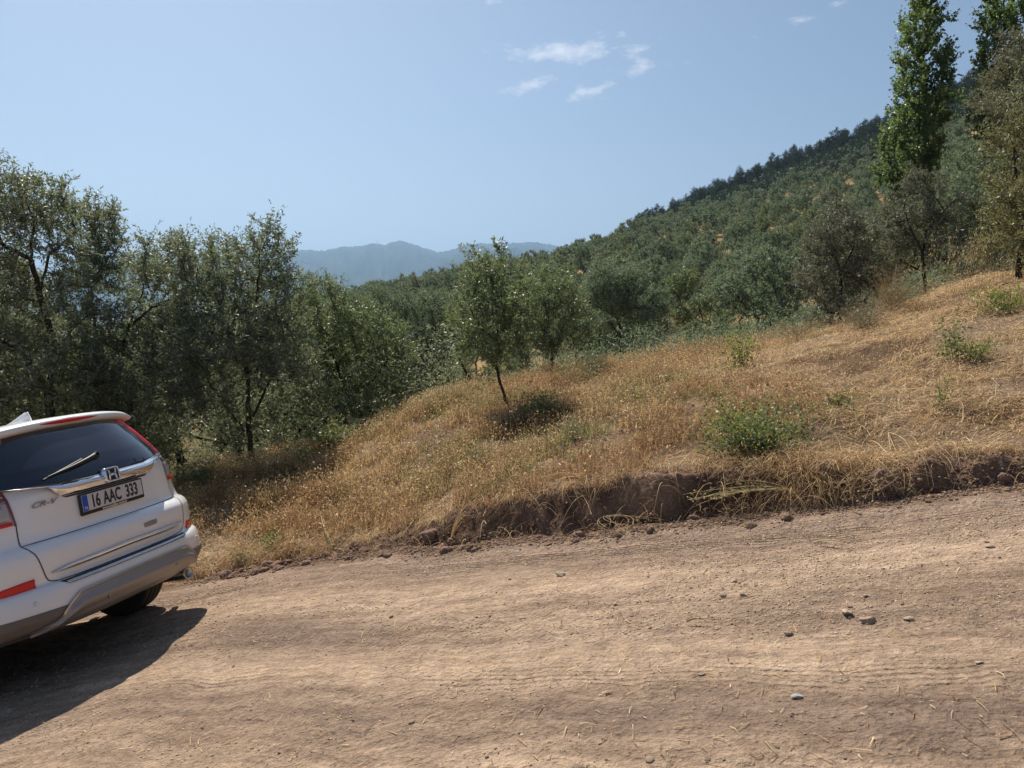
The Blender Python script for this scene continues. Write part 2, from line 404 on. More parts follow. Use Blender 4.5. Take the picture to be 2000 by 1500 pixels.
f1 = mg.noise(34, 6, .65); f2 = mg.noise(7, 5, .6)
b = mg.mix(1.0, mg.attr(), mg.ramp(f1, [(.3, (.6, .58, .56)), (.7, (1.3, 1.28, 1.25))]), 'MULTIPLY')
mg.set('Base Color', b); mg.set('Roughness', .96); mg.set('Specular IOR Level', .1)
hh = mg.math('ADD', mg.math('MULTIPLY', f2, 1.2), mg.math('MULTIPLY', f1, .7))
mg.set('Normal', mg.bump(hh, 1.0, .06))
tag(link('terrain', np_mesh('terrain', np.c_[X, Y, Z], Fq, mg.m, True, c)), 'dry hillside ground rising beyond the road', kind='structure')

def gz(x, y): return float(ground_z(np.array([x]), np.array([y]))[0])
def at(u, r):
    """point on the ground in the column u of the picture, r metres away in plan"""
    a = pd(u, 600)[0]; x, y = r * math.sin(a), r * math.cos(a); return Vector((x, y, gz(x, y)))

# ------------------------------------------------------------------ far mountains
def mountain(name, prof, dist, depth, base_z, label, seed, amp=.10, step=.0016):
    us = np.array([p[0] for p in prof], float); vs = np.array([p[1] for p in prof], float)
    a0, a1 = pd(us[0], 500)[0], pd(us[-1], 500)[0]
    az = np.arange(a0, a1, step)
    uu = 1000 + F_PX * np.tan(az) * .995
    vv = np.interp(uu, us, vs)
    tt = np.array([pd(u, v)[1] for u, v in zip(uu, vv)])
    crest = tt * dist
    rows = np.concatenate([np.linspace(0, 1, 60), 1 + np.linspace(.03, 1, 20)])
    A, T = np.meshgrid(az, rows)
    r = dist - depth * (1 - T) ; 
    w = np.where(T <= 1, (1 - (1 - np.minimum(T, 1)) ** 1.35), np.clip(1 - (T - 1), 0, 1) ** 1.2)
    side = np.clip(np.minimum((A - a0), (a1 - A)) / .05, 0, 1)
    rav = 1 - np.abs(2 * vnoise(A * 60 + 1.5 * vnoise(A * 20, T * 3, seed), T * 2.2, seed + 1)) 
    z = base_z + (crest[None] - base_z) * w * (side ** .5)
    z += (rav - .6) * .45 * amp * (crest[None] - base_z) * (w * (1 - w)) * 4 * .9 + fbm(A * 150, T * 9, 4, seed + 3) * 25 * w * (1 - w) * 2
    z += fbm(A * 420, T * 0 + .5, 3, seed + 9) * 16 * w
    x, y = r * np.sin(A), r * np.cos(A)
    n, m = A.shape; i = np.arange(n * m).reshape(n, m)
    f = np.stack([i[:-1, :-1], i[:-1, 1:], i[1:, 1:], i[1:, :-1]], -1).reshape(-1, 4)
    tcol = np.clip(.5 + 1.8 * fbm(A * 110, T * 7, 4, seed + 20), 0, 1).ravel()
    col = lerp3((.025, .045, .030), (.055, .075, .045), tcol)
    mm = M(name + '_scrub'); mm.set('Base Color', mm.attr()); mm.set('Roughness', 1.0); mm.set('Specular IOR Level', .0)
    o = link(name, np_mesh(name, np.c_[x.ravel(), y.ravel(), z.ravel()], f, mm.m, True, col))
    return tag(o, label, kind='structure')
mountain('mountains', [(-700, 560), (-100, 548), (120, 545), (230, 520), (300, 503), (420, 492), (500, 489), (580, 491), (610, 488), (640, 491), (670, 483), (705, 481), (735, 476), (757, 479), (768, 474), (785, 470), (800, 474), (830, 484), (858, 493), (880, 489), (905, 481), (935, 476), (975, 476), (1040, 473), (1075, 478), (1110, 487), (1250, 500), (1500, 520)],
         7600, 3600, -95, 'hazy blue mountain range across the valley', 200)
mountain('foothill', [(-700, 600), (100, 592), (420, 585), (600, 556), (700, 545), (790, 528), (860, 505), (930, 488), (1000, 484), (1100, 500), (1400, 520)],
         5600, 1500, -92, 'lower hazy ridge in front of the mountains', 300, .16)

# small masts on the far ridge
def prism(pts, radii, k=6, cap=True):
    """tube along pts"""
    V = []; Fc = []
    P = np.asarray(pts, float)
    for i in range(len(P)):
        d = P[min(i + 1, len(P) - 1)] - P[max(i - 1, 0)]; d = d / (np.linalg.norm(d) + 1e-9)
        a = np.cross(d, (0.31, .95, .05)); a /= np.linalg.norm(a) + 1e-9; b = np.cross(d, a)
        for j in range(k):
            t = 2 * math.pi * j / k; V.append(P[i] + radii[i] * (math.cos(t) * a + math.sin(t) * b))
    for i in range(len(P) - 1):
        for j in range(k):
            Fc.append((i * k + j, i * k + (j + 1) % k, (i + 1) * k + (j + 1) % k, (i + 1) * k + j))
    return np.array(V), np.array(Fc)

m_mast = simple('mast_metal', (.25, .25, .26), .6)
for u, v in ((737, 476), (912, 480)):
    a, t = pd(u, v - 8); r = 7600; z1 = r * t; z0 = z1 - 75
    V, Fc = prism([(0, 0, 0), (0, 0, 55), (0, 0, 75)], [3.0, 2.2, .8], 5)
    o = link('radio_mast', np_mesh('radio_mast', V, Fc, m_mast)); o.location = (r * math.sin(a), r * math.cos(a), z0)
    tag(o, 'tiny radio mast on the far ridge left of the rounded summit' if u < 800 else 'tiny radio mast on the far ridge right of the saddle', 'mast', 'masts on the far ridge')

# ------------------------------------------------------------------ trees
def wp(u, v, r):
    a, t = pd(u, v); return np.array((r * math.sin(a), r * math.cos(a), r * t))

def colonize(att, nodes, parent, step, infl, kill, iters, tropism=(0, 0, .15), rng=None):
    N = [np.array(n, float) for n in nodes]; Pn = list(parent)
    att = np.array(att); best = np.full(len(att), 1e9); bi = np.full(len(att), -1)
    start = 0; trop = np.array(tropism)
    for it in range(iters):
        new = np.array(N[start:])
        if len(new):
            for k in range(0, len(new), 200):
                d = np.linalg.norm(att[:, None] - new[None, k:k + 200], axis=-1)
                j = d.argmin(1); dm = d[np.arange(len(att)), j]; u = dm < best
                best[u] = dm[u]; bi[u] = start + k + j[u]
        start = len(N)
        alive = best > kill
        att, best, bi = att[alive], best[alive], bi[alive]
        if not len(att): break
        act = best < infl
        if not act.any():
            act = best <= best.min() + step
        ids = bi[act]; NN = np.array(N)
        vec = att[act] - NN[ids]; vec /= np.linalg.norm(vec, axis=1)[:, None] + 1e-9
        acc = np.zeros((len(N), 3)); np.add.at(acc, ids, vec)
        for i in np.unique(ids):
            d = acc[i]; L = np.linalg.norm(d)
            if L < 1e-6: continue
            d = d / L + trop + rng.normal(0, .22, 3); d /= np.linalg.norm(d)
            N.append(N[i] + d * step); Pn.append(i)
        if len(N) > 6000: break
    return np.array(N), np.array(Pn)

def radii_of(N, Pn, tip, ex):
    r = np.zeros(len(N)); cnt = np.zeros(len(N))
    for i in range(len(N) - 1, -1, -1):
        if r[i] == 0: r[i] = tip ** ex
        if Pn[i] >= 0: r[Pn[i]] += r[i]
    return r ** (1 / ex)

def skin_branches(N, Pn, R, k=5, minr=0.0, k2=3):
    d = np.zeros_like(N); m = Pn >= 0
    d[m] = N[m] - N[Pn[m]]; d[~m] = (0, 0, 1)
    d /= np.linalg.norm(d, axis=1)[:, None] + 1e-9
    a = np.cross(d, np.array((.31, .95, .05))); a /= np.linalg.norm(a, axis=1)[:, None] + 1e-9; b = np.cross(d, a)
    t = np.arange(k) * 2 * math.pi / k
    ring = N[:, None] + R[:, None, None] * (np.cos(t)[None, :, None] * a[:, None] + np.sin(t)[None, :, None] * b[:, None])
    V = ring.reshape(-1, 3)
    ids = np.where(m & (R >= minr))[0]; j = np.arange(k); jn = (j + 1) % k
    # a child thinner than its parent starts with its own radius inside the parent
    pr = Pn[ids]; thin = R[ids] < .62 * R[pr]
    f = np.stack([pr[:, None] * k + j, pr[:, None] * k + jn, ids[:, None] * k + jn, ids[:, None] * k + j], -1)
    f1 = f[~thin].reshape(-1, 4)
    ti = ids[thin]
    extra = N[Pn[ti]][:, None] + R[ti][:, None, None] * 1.15 * (np.cos(t)[None, :, None] * a[ti][:, None] + np.sin(t)[None, :, None] * b[ti][:, None])
    off = len(V); V = np.concatenate([V, extra.reshape(-1, 3)])
    q = off + np.arange(len(ti))[:, None] * k
    f2 = np.stack([q + j, q + jn, ti[:, None] * k + jn, ti[:, None] * k + j], -1).reshape(-1, 4)
    return V, np.concatenate([f1, f2])

def unit(v): return v / (np.linalg.norm(v, axis=-1, keepdims=True) + 1e-9)

def leaves(base, dirs, L, W, rng, flat=0.0, droop=0.0, fold=True):
    """one pointed leaf per base: 4 vertices in a diamond"""
    n = len(base); d = unit(dirs + np.array((0, 0, -droop)))
    r = rng.normal(0, 1, (n, 3)); r[:, 2] += flat
    s = unit(np.cross(d, r)); nrm = np.cross(s, d)
    L = L[:, None]; W = W[:, None]
    tip = base + d * L - nrm * L * .08
    v = np.stack([base, base + d * L * .45 + s * W * .5 + nrm * W * .12, tip, base + d * L * .45 - s * W * .5 + nrm * W * .12], 1).reshape(-1, 3)
    f = np.arange(4 * n).reshape(n, 4)
    return v, f

def shoots(N, Pn, R, thr, per, length, nleaf, L, W, rng, up=.5, spread=.9, flat=0., droop=0., clumpc=None):
    ids = np.where(R <= thr)[0]; ids = ids[ids > 2]
    ids = np.repeat(ids, per)
    m = len(ids)
    nd = unit(N[ids] - N[Pn[ids]])
    sd_ = unit(nd * .7 + rng.normal(0, spread, (m, 3)) * .7 + np.array((0, 0, up)))
    ln = length * rng.uniform(.5, 1.25, m)
    t = (np.arange(nleaf) + .6) / nleaf
    tt = np.clip(t[None] + rng.normal(0, .03, (m, nleaf)), 0.02, 1)
    bow = rng.normal(0, .12, (m, 3))
    P = N[ids][:, None] + (sd_ * ln[:, None])[:, None] * tt[..., None] + (bow * ln[:, None])[:, None] * (tt ** 2)[..., None]
    dd = sd_[:, None] * .55 + unit(rng.normal(0, 1, (m, nleaf, 3))) * .85
    P = P.reshape(-1, 3); dd = dd.reshape(-1, 3); k = len(P)
    V, Fc = leaves(P, dd, L * rng.uniform(.65, 1.2, k), W * rng.uniform(.7, 1.2, k), rng, flat, droop)
    # the twigs themselves
    return V, Fc, (N[ids], sd_, ln, bow)

def twig_mesh(tw, r0):
    b, d, ln, bow = tw; n = len(b)
    s = unit(np.cross(d, np.array((.3, .9, .1)))); q = np.cross(d, s)
    e = b + (d + bow) * ln[:, None]
    V = np.concatenate([b + s * r0, b - s * r0 * .5 + q * r0 * .87, b - s * r0 * .5 - q * r0 * .87, e]).reshape(4, n, 3).transpose(1, 0, 2).reshape(-1, 3)
    o = np.arange(n)[:, None] * 4
    F = np.concatenate([o + np.array([[0, 1, 3]]), o + np.array([[1, 2, 3]]), o + np.array([[2, 0, 3]])])
    return V, F

def bark_mat(name, col, vs=28):
    m = M(name); co = m.coord()
    n = m.noise(vs, 6, .65, m.mapping(co, (1, 1, .25)))
    m.set('Base Color', m.ramp(n, [(.3, tuple(c * .5 for c in col)), (.55, col), (.75, tuple(min(1, c * 1.5) for c in col))])); m.set('Roughness', .92); m.set('Specular IOR Level', .15)
    m.set('Normal', m.bump(n, .9, .02)); return m.m
bark_olive = bark_mat('olive_bark', (.075, .058, .045)); bark_pop = bark_mat('poplar_bark', (.14, .13, .105)); bark_pine = bark_mat('pine_bark', (.08, .05, .035))
LF = {
    'olive': leaf_and_seed('olive_leaf', (.116, .136, .090), (.30, .315, .26), (.25, .29, .14), spec=.4, rough=.45, tw=.42),
    'young': leaf_and_seed('young_olive_leaf', (.10, .135, .066), (.25, .29, .20), (.24, .30, .11), spec=.4, rough=.45, tw=.36),
    'green': leaf_and_seed('grove_leaf', (.150, .188, .130), (.30, .34, .27), (.25, .33, .16), spec=.15, rough=.6, tw=.30),
    'grey': leaf_and_seed('grey_leaf', (.15, .152, .105), (.29, .29, .23), (.26, .26, .14), spec=.25, rough=.55, tw=.25),
    'yellow': leaf_and_seed('yellow_leaf', (.13, .132, .062), (.26, .26, .17), (.24, .24, .09), spec=.4, rough=.45, tw=.35),
    'poplar': leaf_and_seed('poplar_leaf', (.070, .110, .040), (.14, .18, .09), (.20, .29, .08), spec=.4, rough=.38, tw=.48, var=.3),
    'pine': leaf_and_seed('pine_needle', (.045, .070, .042), (.055, .085, .055), (.06, .09, .035), spec=.2, rough=.7, tw=.12),
    'bramble': leaf_and_seed('bramble_leaf', (.115, .150, .052), (.21, .25, .13), (.28, .34, .09), spec=.35, rough=.5, tw=.35),
    'lime': leaf_and_seed('lime_leaf', (.13, .18, .04), (.22, .27, .10), (.26, .34, .05), spec=.35, rough=.5, tw=.4),
    'dry': leaf_and_seed('dry_leaf', (.26, .17, .08), (.36, .27, .15), (.30, .19, .07), spec=.2, rough=.7, tw=.3),
}

def make_tree(name, trunk_paths, lobes, leaf, seed, natt, step, infl, kill, tip, ex, thr, per, slen, nleaf, L, W, bark, up=.5, spread=.9,
              flat=0., droop=0., iters=70, minr=0.0, k=5, origin=None, trop=(0, 0, .12), twigs=True, density=None, maxr=None):
    """trunk_paths: polylines in world/tree space, the first one starts on the ground"""
    rng = np.random.default_rng(seed)
    nodes = []; par = []
    def add_path(P, start):
        cur = start
        P = [np.array(p, float) for p in P]
        if cur is None: nodes.append(P[0]); par.append(-1); cur = 0; last = P[0]
        else: last = nodes[cur]
        for q in P[(1 if start is None else 0):]:
            L_ = np.linalg.norm(q - last); n = max(1, int(L_ / step)); s0 = last.copy()
            for i in range(1, n + 1):
                p = s0 + (q - s0) * i / n + (rng.normal(0, step * .10, 3) if i < n else 0)
                nodes.append(p); par.append(cur); cur = len(nodes) - 1
            last = q
        return cur
    add_path(trunk_paths[0], None)
    for P in trunk_paths[1:]:
        st = int(np.argmin([np.linalg.norm(np.array(P[0]) - n) for n in nodes])); add_path(P[1:], st)
    vol = np.array([l[3] ** 3 if len(l) == 4 else l[3] * l[4] * l[5] for l in lobes]) ** .75; vol /= vol.sum()
    att = []
    for l, v in zip(lobes, vol):
        n = max(8, int(natt * v)); q = unit(rng.normal(0, 1, (n, 3))) * (rng.uniform(0.1, 1, n) ** .45)[:, None]
        rr = np.array([l[3]] * 3) if len(l) == 4 else np.array(l[3:6])
        bump_ = 1 + .28 * rng.normal(0, 1, (n, 1)) * .5
        att.append(np.array(l[:3]) + q * rr * bump_)
    att = np.concatenate(att)
    N, Pn = colonize(att, nodes, par, step, infl, kill, iters, trop, rng)
    R = radii_of(N, Pn, tip, ex)
    if maxr: R = R * min(1, maxr / R.max()) if R.max() > maxr else R
    R = np.maximum(R, tip)
    V, Fb = skin_branches(N, Pn, R, k, minr)
    Vl, Fl, tw = shoots(N, Pn, R, thr, per, slen, nleaf, L, W, rng, up, spread, flat, droop)
    if twigs:
        Vt, Ft = twig_mesh(tw, tip * .38); fb = [Fb, Ft + len(V)]; V = np.concatenate([V, Vt])
    else: fb = [Fb]
    o0 = np.array(trunk_paths[0][0], float)
    mt = np_mesh(name + '_trunk', V - o0, fb, bark, True); mc = np_mesh(name + '_crown', Vl - o0, Fl, LF[leaf])
    return mt, mc, o0

def place_tree(name, meshes, loc, label, cat, group=None, rz=0., sc_=1., sz=None):
    e = empty(name, loc, label, cat, group); e.rotation_euler = (0, 0, rz); e.scale = (sc_, sc_, sz or sc_)
    link('trunk', meshes[0], e); link('crown', meshes[1], e); return e

def near_olive(u0, r, trunks, lobes, leaf, label, seed, dens=1.0, leafL=.062, leafW=.019, group='olive trees beyond the grassy bank', name='olive_tree', tip=.0035, thr=.0085, per=3, slen=.24, nleaf=13, depth=.9, v0=None, maxr=.13, up=.35, bark=None, cat='olive tree', ex=2.15, drop=.06):
    """trunks and lobes are read off the picture in pixels and set at the tree's own distance"""
    rng = np.random.default_rng(seed * 7 + 1)
    g = at(u0, r); base = np.array((g.x, g.y, g.z - drop))
    P0 = [base] + [wp(u, v, r + rng.uniform(-.12, .12)) for u, v in trunks[0]]
    paths = [P0] + [[wp(u, v, r) + np.array((0, rng.uniform(-.4, .4) * (i > 0), 0)) for i, (u, v) in enumerate(t)] for t in trunks[1:]]
    lb = []
    for (u, v, pr) in lobes:
        rr = pr * r / F_PX
        q = wp(u, v, r + rng.uniform(-.75, .75) * depth)
        lb.append((*q, rr * 1.0, rr * 1.25, rr * .95))
    tot = sum(pr ** 2 for *_, pr in lobes) * (r / F_PX) ** 2
    natt = int(min(2300, 450 * tot ** .9 + 180) * dens)
    mt, mc, o = make_tree(name, paths, lb, leaf, seed, natt, .075, .9, .13, tip, ex, thr, per, slen, nleaf, leafL, leafW, bark or bark_olive, up=up, iters=60, maxr=maxr, k=6)
    e = empty(name, tuple(o), label, cat, group); link('trunk', mt, e); link('crown', mc, e)
    return e

near_olive(95, 11.5, [[(100, 860), (95, 768), (108, 681), (78, 577), (61, 508), (65, 440)], [(61, 508), (20, 480), (-20, 440)], [(95, 768), (30, 700), (-20, 640)], [(108, 681), (150, 620)], [(78, 577), (115, 500), (130, 440)]],
    [(5, 385, 55), (90, 385, 48), (130, 415, 38), (50, 430, 55), (-60, 420, 90), (110, 490, 50), (15, 520, 50), (-70, 560, 90), (140, 600, 60), (30, 620, 70), (40, 720, 80), (130, 750, 70), (-60, 740, 100), (60, 800, 80)], 'olive',
    'tall olive tree at the left edge rising behind the white car', 11)
near_olive(195, 13, [[(195, 820), (190, 720), (186, 655), (178, 560), (185, 480)], [(178, 560), (215, 520), (230, 470)]],
    [(188, 425, 34), (215, 455, 36), (170, 470, 35), (235, 490, 25), (195, 520, 42), (160, 545, 35), (235, 560, 22), (180, 720, 60), (220, 800, 60)], 'olive',
    'slender upright olive with a thin bare stem beside the tallest left tree', 12, slen=.2)
near_olive(265, 12, [[(262, 860), (250, 760), (240, 690), (250, 640), (277, 577), (285, 520)], [(250, 640), (310, 610), (330, 580)]],
    [(283, 480, 20), (270, 515, 24), (300, 540, 35), (335, 560, 45), (260, 600, 34), (225, 660, 55), (300, 660, 65), (215, 740, 60), (330, 740, 70), (250, 800, 70), (340, 640, 50), (310, 840, 60)], 'olive',
    'olive tree with a thin top sprig between the left tree and the forked one', 13)
near_olive(488, 11.3, [[(489, 880), (486, 820), (483, 733), (473, 677), (450, 652), (416, 616), (395, 560)], [(486, 820), (503, 798), (524, 742), (548, 690), (560, 640)], [(487, 860), (460, 810), (430, 760)], [(473, 677), (485, 600), (510, 520)], [(524, 742), (560, 738), (590, 745)]],
    [(350, 500, 34), (385, 520, 48), (430, 498, 36), (470, 488, 26), (528, 462, 38), (510, 500, 35), (552, 500, 32), (480, 555, 60), (410, 590, 62), (560, 570, 34), (450, 650, 62), (530, 650, 55), (385, 690, 55), (560, 700, 50), (420, 760, 55), (600, 730, 36), (360, 620, 45), (540, 790, 40), (440, 830, 40)], 'olive',
    'olive tree with a dark forked trunk standing right of the car', 14)
near_olive(674, 13, [[(674, 850), (675, 800), (680, 770), (660, 720), (640, 670)], [(680, 770), (705, 760), (736, 738), (760, 700)], [(674, 840), (650, 790)]],
    [(625, 570, 36), (600, 600, 40), (650, 610, 52), (700, 650, 62), (755, 665, 50), (640, 690, 62), (720, 715, 55), (785, 690, 36), (615, 760, 52), (700, 790, 40), (770, 750, 42), (580, 680, 45)], 'young',
    'rounded olive tree with a low split trunk above the green undergrowth', 15)
near_olive(806, 17, [[(805, 830), (804, 760), (804, 713), (830, 690), (850, 650)], [(804, 713), (780, 660)], [(830, 690), (860, 700)]],
    [(790, 600, 44), (845, 610, 45), (872, 680, 42), (800, 680, 55), (745, 600, 42), (830, 745, 50), (770, 770, 48), (880, 760, 36), (700, 600, 35)], 'green',
    'dark olive tree with crooked limbs left of the young leaning tree', 16)
near_olive(992, 9.8, [[(992, 800), (985, 770), (974, 738), (969, 703), (971, 660), (970, 600), (962, 540)], [(971, 660), (1000, 610), (1010, 570)], [(971, 680), (930, 630), (915, 590)], [(969, 703), (1005, 680)]],
    [(960, 555, 46), (925, 580, 42), (995, 595, 48), (935, 640, 44), (900, 625, 26), (1010, 655, 38), (958, 685, 40), (915, 680, 30), (924, 500, 9), (970, 490, 13), (1000, 530, 24), (945, 530, 24), (965, 610, 40)], 'young',
    'young olive tree with a thin leaning trunk on the crest of the bank', 17, leafL=.066, leafW=.020, maxr=.052, dens=.72, depth=.6, up=.6, slen=.22, thr=.0078, tip=.003, per=3)
near_olive(1077, 13.3, [[(1077, 700), (1078, 681), (1070, 640), (1072, 590)], [(1078, 690), (1100, 640), (1110, 600)]],
    [(1070, 545, 30), (1100, 575, 38), (1045, 595, 36), (1112, 625, 40), (1070, 655, 42), (1132, 660, 30), (1028, 645, 28)], 'young',
    'bushy young olive just right of the leaning tree', 18, maxr=.06, depth=.6, up=.6)
near_olive(1212, 20, [[(1211, 660), (1211, 640), (1206, 622), (1190, 612), (1170, 600)], [(1206, 622), (1225, 590), (1240, 560)]],
    [(1185, 555, 42), (1235, 560, 38), (1150, 585, 34), (1232, 610, 30), (1272, 600, 34), (1200, 590, 34)], 'green',
    'olive with a thick black trunk at the foot of the grove', 19, leafL=.08, leafW=.02, maxr=.16, depth=1.2)
near_olive(1640, 14, [[(1641, 600), (1642, 550), (1640, 520), (1622, 480), (1618, 440)], [(1640, 530), (1660, 490), (1665, 440)], [(1642, 560), (1610, 540), (1590, 520)]],
    [(1640, 445, 48), (1605, 480, 42), (1690, 480, 38), (1650, 520, 50), (1590, 550, 36), (1705, 550, 36), (1610, 605, 34), (1660, 590, 44)], 'grey',
    'sparse grey olive tree with a thin dark stem above the mown slope', 20, dens=.85, maxr=.05, up=.6)
near_olive(1806, 15.5, [[(1806, 560), (1804, 520), (1800, 490), (1780, 450), (1770, 420)], [(1802, 500), (1825, 450), (1835, 410)]],
    [(1800, 375, 34), (1762, 425, 42), (1830, 420, 40), (1795, 455, 42), (1745, 480, 34), (1850, 480, 32), (1800, 345, 16)], 'grey',
    'brownish grey tree with a bare forked stem below the poplar', 21, dens=.8, maxr=.05, up=.6)
near_olive(1895, 17, [[(1895, 540), (1900, 470), (1890, 400)], [(1900, 480), (1930, 420)]],
    [(1885, 335, 44), (1905, 395, 52), (1862, 440, 42), (1935, 455, 52), (1950, 350, 46), (1885, 505, 40), (1850, 390, 34)], 'green',
    'dark green bushy tree between the brownish tree and the right edge', 22, depth=1.1)
near_olive(1990, 12.5, [[(1990, 520), (1992, 460), (1985, 380), (1980, 300)], [(1992, 450), (2030, 390), (2060, 330)]],
    [(1985, 262, 36), (1958, 320, 32), (2000, 350, 50), (1968, 410, 42), (2010, 450, 52), (1942, 275, 22), (2060, 300, 70), (2080, 420, 80), (1955, 470, 32)], 'yellow',
    'yellow green olive tree at the right edge with sunlit leaves', 23, maxr=.07, leafL=.065)
near_olive(1965, 18, [[(1965, 480), (1968, 350), (1970, 240), (1965, 180)], [(1970, 240), (1990, 190)]],
    [(1945, 165, 30), (1985, 140, 34), (1925, 205, 22), (1965, 215, 32), (2005, 190, 36), (1980, 90, 24), (2030, 130, 40)], 'grey',
    'tall thin grey leaved tree in front of the right poplar', 24, dens=.85, maxr=.07)

# poplars
def poplar(u0, r, trunk, lobes, seed, label, dark=False):
    g = at(u0, r); base = np.array((g.x, g.y, g.z - .1)); rng = np.random.default_rng(seed)
    paths = [[base] + [wp(u, v, r) for u, v in trunk]]
    for (u, v, pr) in lobes[2:]:
        if v < 330 and rng.random() < .7: paths.append([wp(u0 + (u - u0) * .25, min(v + 190, 420), r), wp(u0 + (u - u0) * .8, v + 70, r + rng.uniform(-.4, .4)), wp(u, v - 10, r + rng.uniform(-.5, .5))])
    lb = []
    for (u, v, pr) in lobes:
        rr = pr * r / F_PX; q = wp(u, v, r + rng.uniform(-.6, .6)); lb.append((*q, rr, rr * 1.1, rr * 1.7))
    mt, mc, o = make_tree('poplar_tree', paths, lb, 'poplar', seed, 1300, .16, 1.6, .28, .006, 2.2, .016, 4, .38, 10, .09, .075, bark_pop, up=.9, spread=.6, flat=.0, droop=.45, iters=60, maxr=.2, k=6, trop=(0, 0, .5))
    e = empty('poplar_tree', tuple(o), label, 'poplar', 'tall poplars on the right'); link('trunk', mt, e); link('crown', mc, e)
poplar(1792, 29, [(1788, 480), (1790, 380), (1796, 200), (1806, 60), (1810, -40)],
       [(1812, -10, 26), (1800, 50, 34), (1843, 50, 15), (1757, 110, 14), (1764, 160, 22), (1800, 120, 42), (1846, 130, 18), (1760, 215, 24), (1808, 205, 44), (1843, 200, 20), (1790, 285, 48), (1745, 290, 28), (1738, 345, 28), (1757, 385, 24), (1800, 345, 36), (1782, -60, 24)], 41,
       'tall ragged columnar poplar standing against the sky above the grove')
poplar(1962, 28, [(1965, 460), (1965, 300), (1960, 120), (1962, -60)],
       [(1945, 20, 24), (1928, 62, 20), (1950, 105, 34), (1920, 130, 18), (1985, 60, 24), (1960, -50, 36), (1930, 175, 20), (1965, 180, 32), (1908, 195, 12), (1915, 235, 22), (1990, 140, 30), (2010, 10, 30), (1960, 260, 34)], 42,
       'second poplar cut off by the top right corner')

# grove: variants made once, copied many times
def generic_olive(seed, leaf, natt=520, H=3.6, wd=2.0, L=.13, W=.05, per=4, nleaf=8, thr=.02, name='olive_tree', slen=.27):
    rng = np.random.default_rng(seed); n = rng.integers(6, 9)
    top = H * .42
    paths = [[(0, 0, -.2), (rng.normal(0, .08), rng.normal(0, .08), H * .16), (rng.normal(0, .18), rng.normal(0, .18), H * .30)]]
    lb = []
    for i in range(n):
        a = 2 * math.pi * i / n + rng.uniform(-.3, .3); q = wd * rng.uniform(.35, .68)
        h = H * rng.uniform(.30, .78); rr = wd * rng.uniform(.28, .40)
        lb.append((q * math.cos(a), q * math.sin(a), h, rr, rr, rr * rng.uniform(.8, 1.15)))
        if i % 2 == 0: paths.append([paths[0][-1], (q * .5 * math.cos(a), q * .5 * math.sin(a), h * .75), (q * .9 * math.cos(a), q * .9 * math.sin(a), h)])
    lb.append((rng.normal(0, .2), rng.normal(0, .2), H * .86, wd * .42, wd * .42, wd * .36))
    mt, mc, _ = make_tree(name, paths, lb, leaf, seed, natt, .16, 1.5, .25, .007, 2.1, thr, per, slen, nleaf, L, W, bark_olive, up=.65, spread=.8, iters=45, maxr=.17, k=5)
    return mt, mc
far_v = [generic_olive(100 + i, ['green', 'green', 'young', 'green', 'olive', 'green', 'green', 'young'][i], wd=[1.8, 2.0, 1.7, 2.1, 1.9, 1.8, 2.0, 1.7][i], H=[3.3, 3.5, 3.1, 3.7, 3.4, 3.2, 3.6, 3.2][i]) for i in range(8)]
mid_v = [generic_olive(120 + i, ['olive', 'green', 'olive', 'young'][i], natt=700, L=.075, W=.02, per=4, nleaf=12, H=4.2, wd=2.1, thr=.015) for i in range(4)]

rng = np.random.default_rng(5)
# behind the near row on the left, and down the slope
for j, (u, r, lab) in enumerate([(-260, 14.5, None), (-60, 17, None), (60, 16, None), (170, 18.5, None), (330, 16.5, None), (400, 19, None), (455, 15.5, None), (560, 17, None), (610, 20, None), (690, 18.5, None), (760, 21, None), (240, 22, None), (20, 23, None), (500, 23, None), (-180, 22, None)]):
    g = at(u, r); m = mid_v[j % 4]
    place_tree('olive_tree', m, g, 'olive tree filling the shade behind the near olives on the left' if u < 850 else 'olive tree filling the gap behind the young leaning tree', 'olive tree',
               'olive trees behind the near row' if u < 850 else 'olive trees behind the leaning tree', rng.uniform(0, 6.28), rng.uniform(.92, 1.15))
# the grove: the nearest 290 trees one by one, what lies beyond them as one far wood
for (u, r, lab) in [(925, 21, 'small olive seen in the gap just left of the leaning trunk'), (880, 25, 'small olive farther down behind the oats left of the leaning tree'), (1130, 22, 'small olive right behind the bushy young olive'), (-520, 13, 'olive tree beyond the left edge in front of the car'), (-800, 16, 'second olive tree beyond the left edge'), (-700, 24, 'olive tree farther down the slope beyond the left edge'), (-1100, 22, 'outermost olive tree beyond the left edge'),
                    (2230, 15, 'olive tree just beyond the right edge'), (2420, 19, 'olive tree farther beyond the right edge'), (2300, 27, 'olive tree up the slope beyond the right edge'), (2600, 30, 'outermost olive tree beyond the right edge')]:
    place_tree('olive_tree', mid_v[int(rng.integers(0, 4))], at(u, r), lab, 'olive tree', None, rng.uniform(0, 6.28), rng.uniform(.9, 1.1) * (.66 if 800 < u < 1200 else 1))
cell = {}
def free(x, y, d):
    n = 2
    ix, iy = int(x // 4), int(y // 4)
    for i in range(ix - n, ix + n + 1):
        for j in range(iy - n, iy + n + 1):
            for (a_, b_) in cell.get((i, j), ()):
                if (a_ - x) ** 2 + (b_ - y) ** 2 < d * d: return False
    return True
cand = []
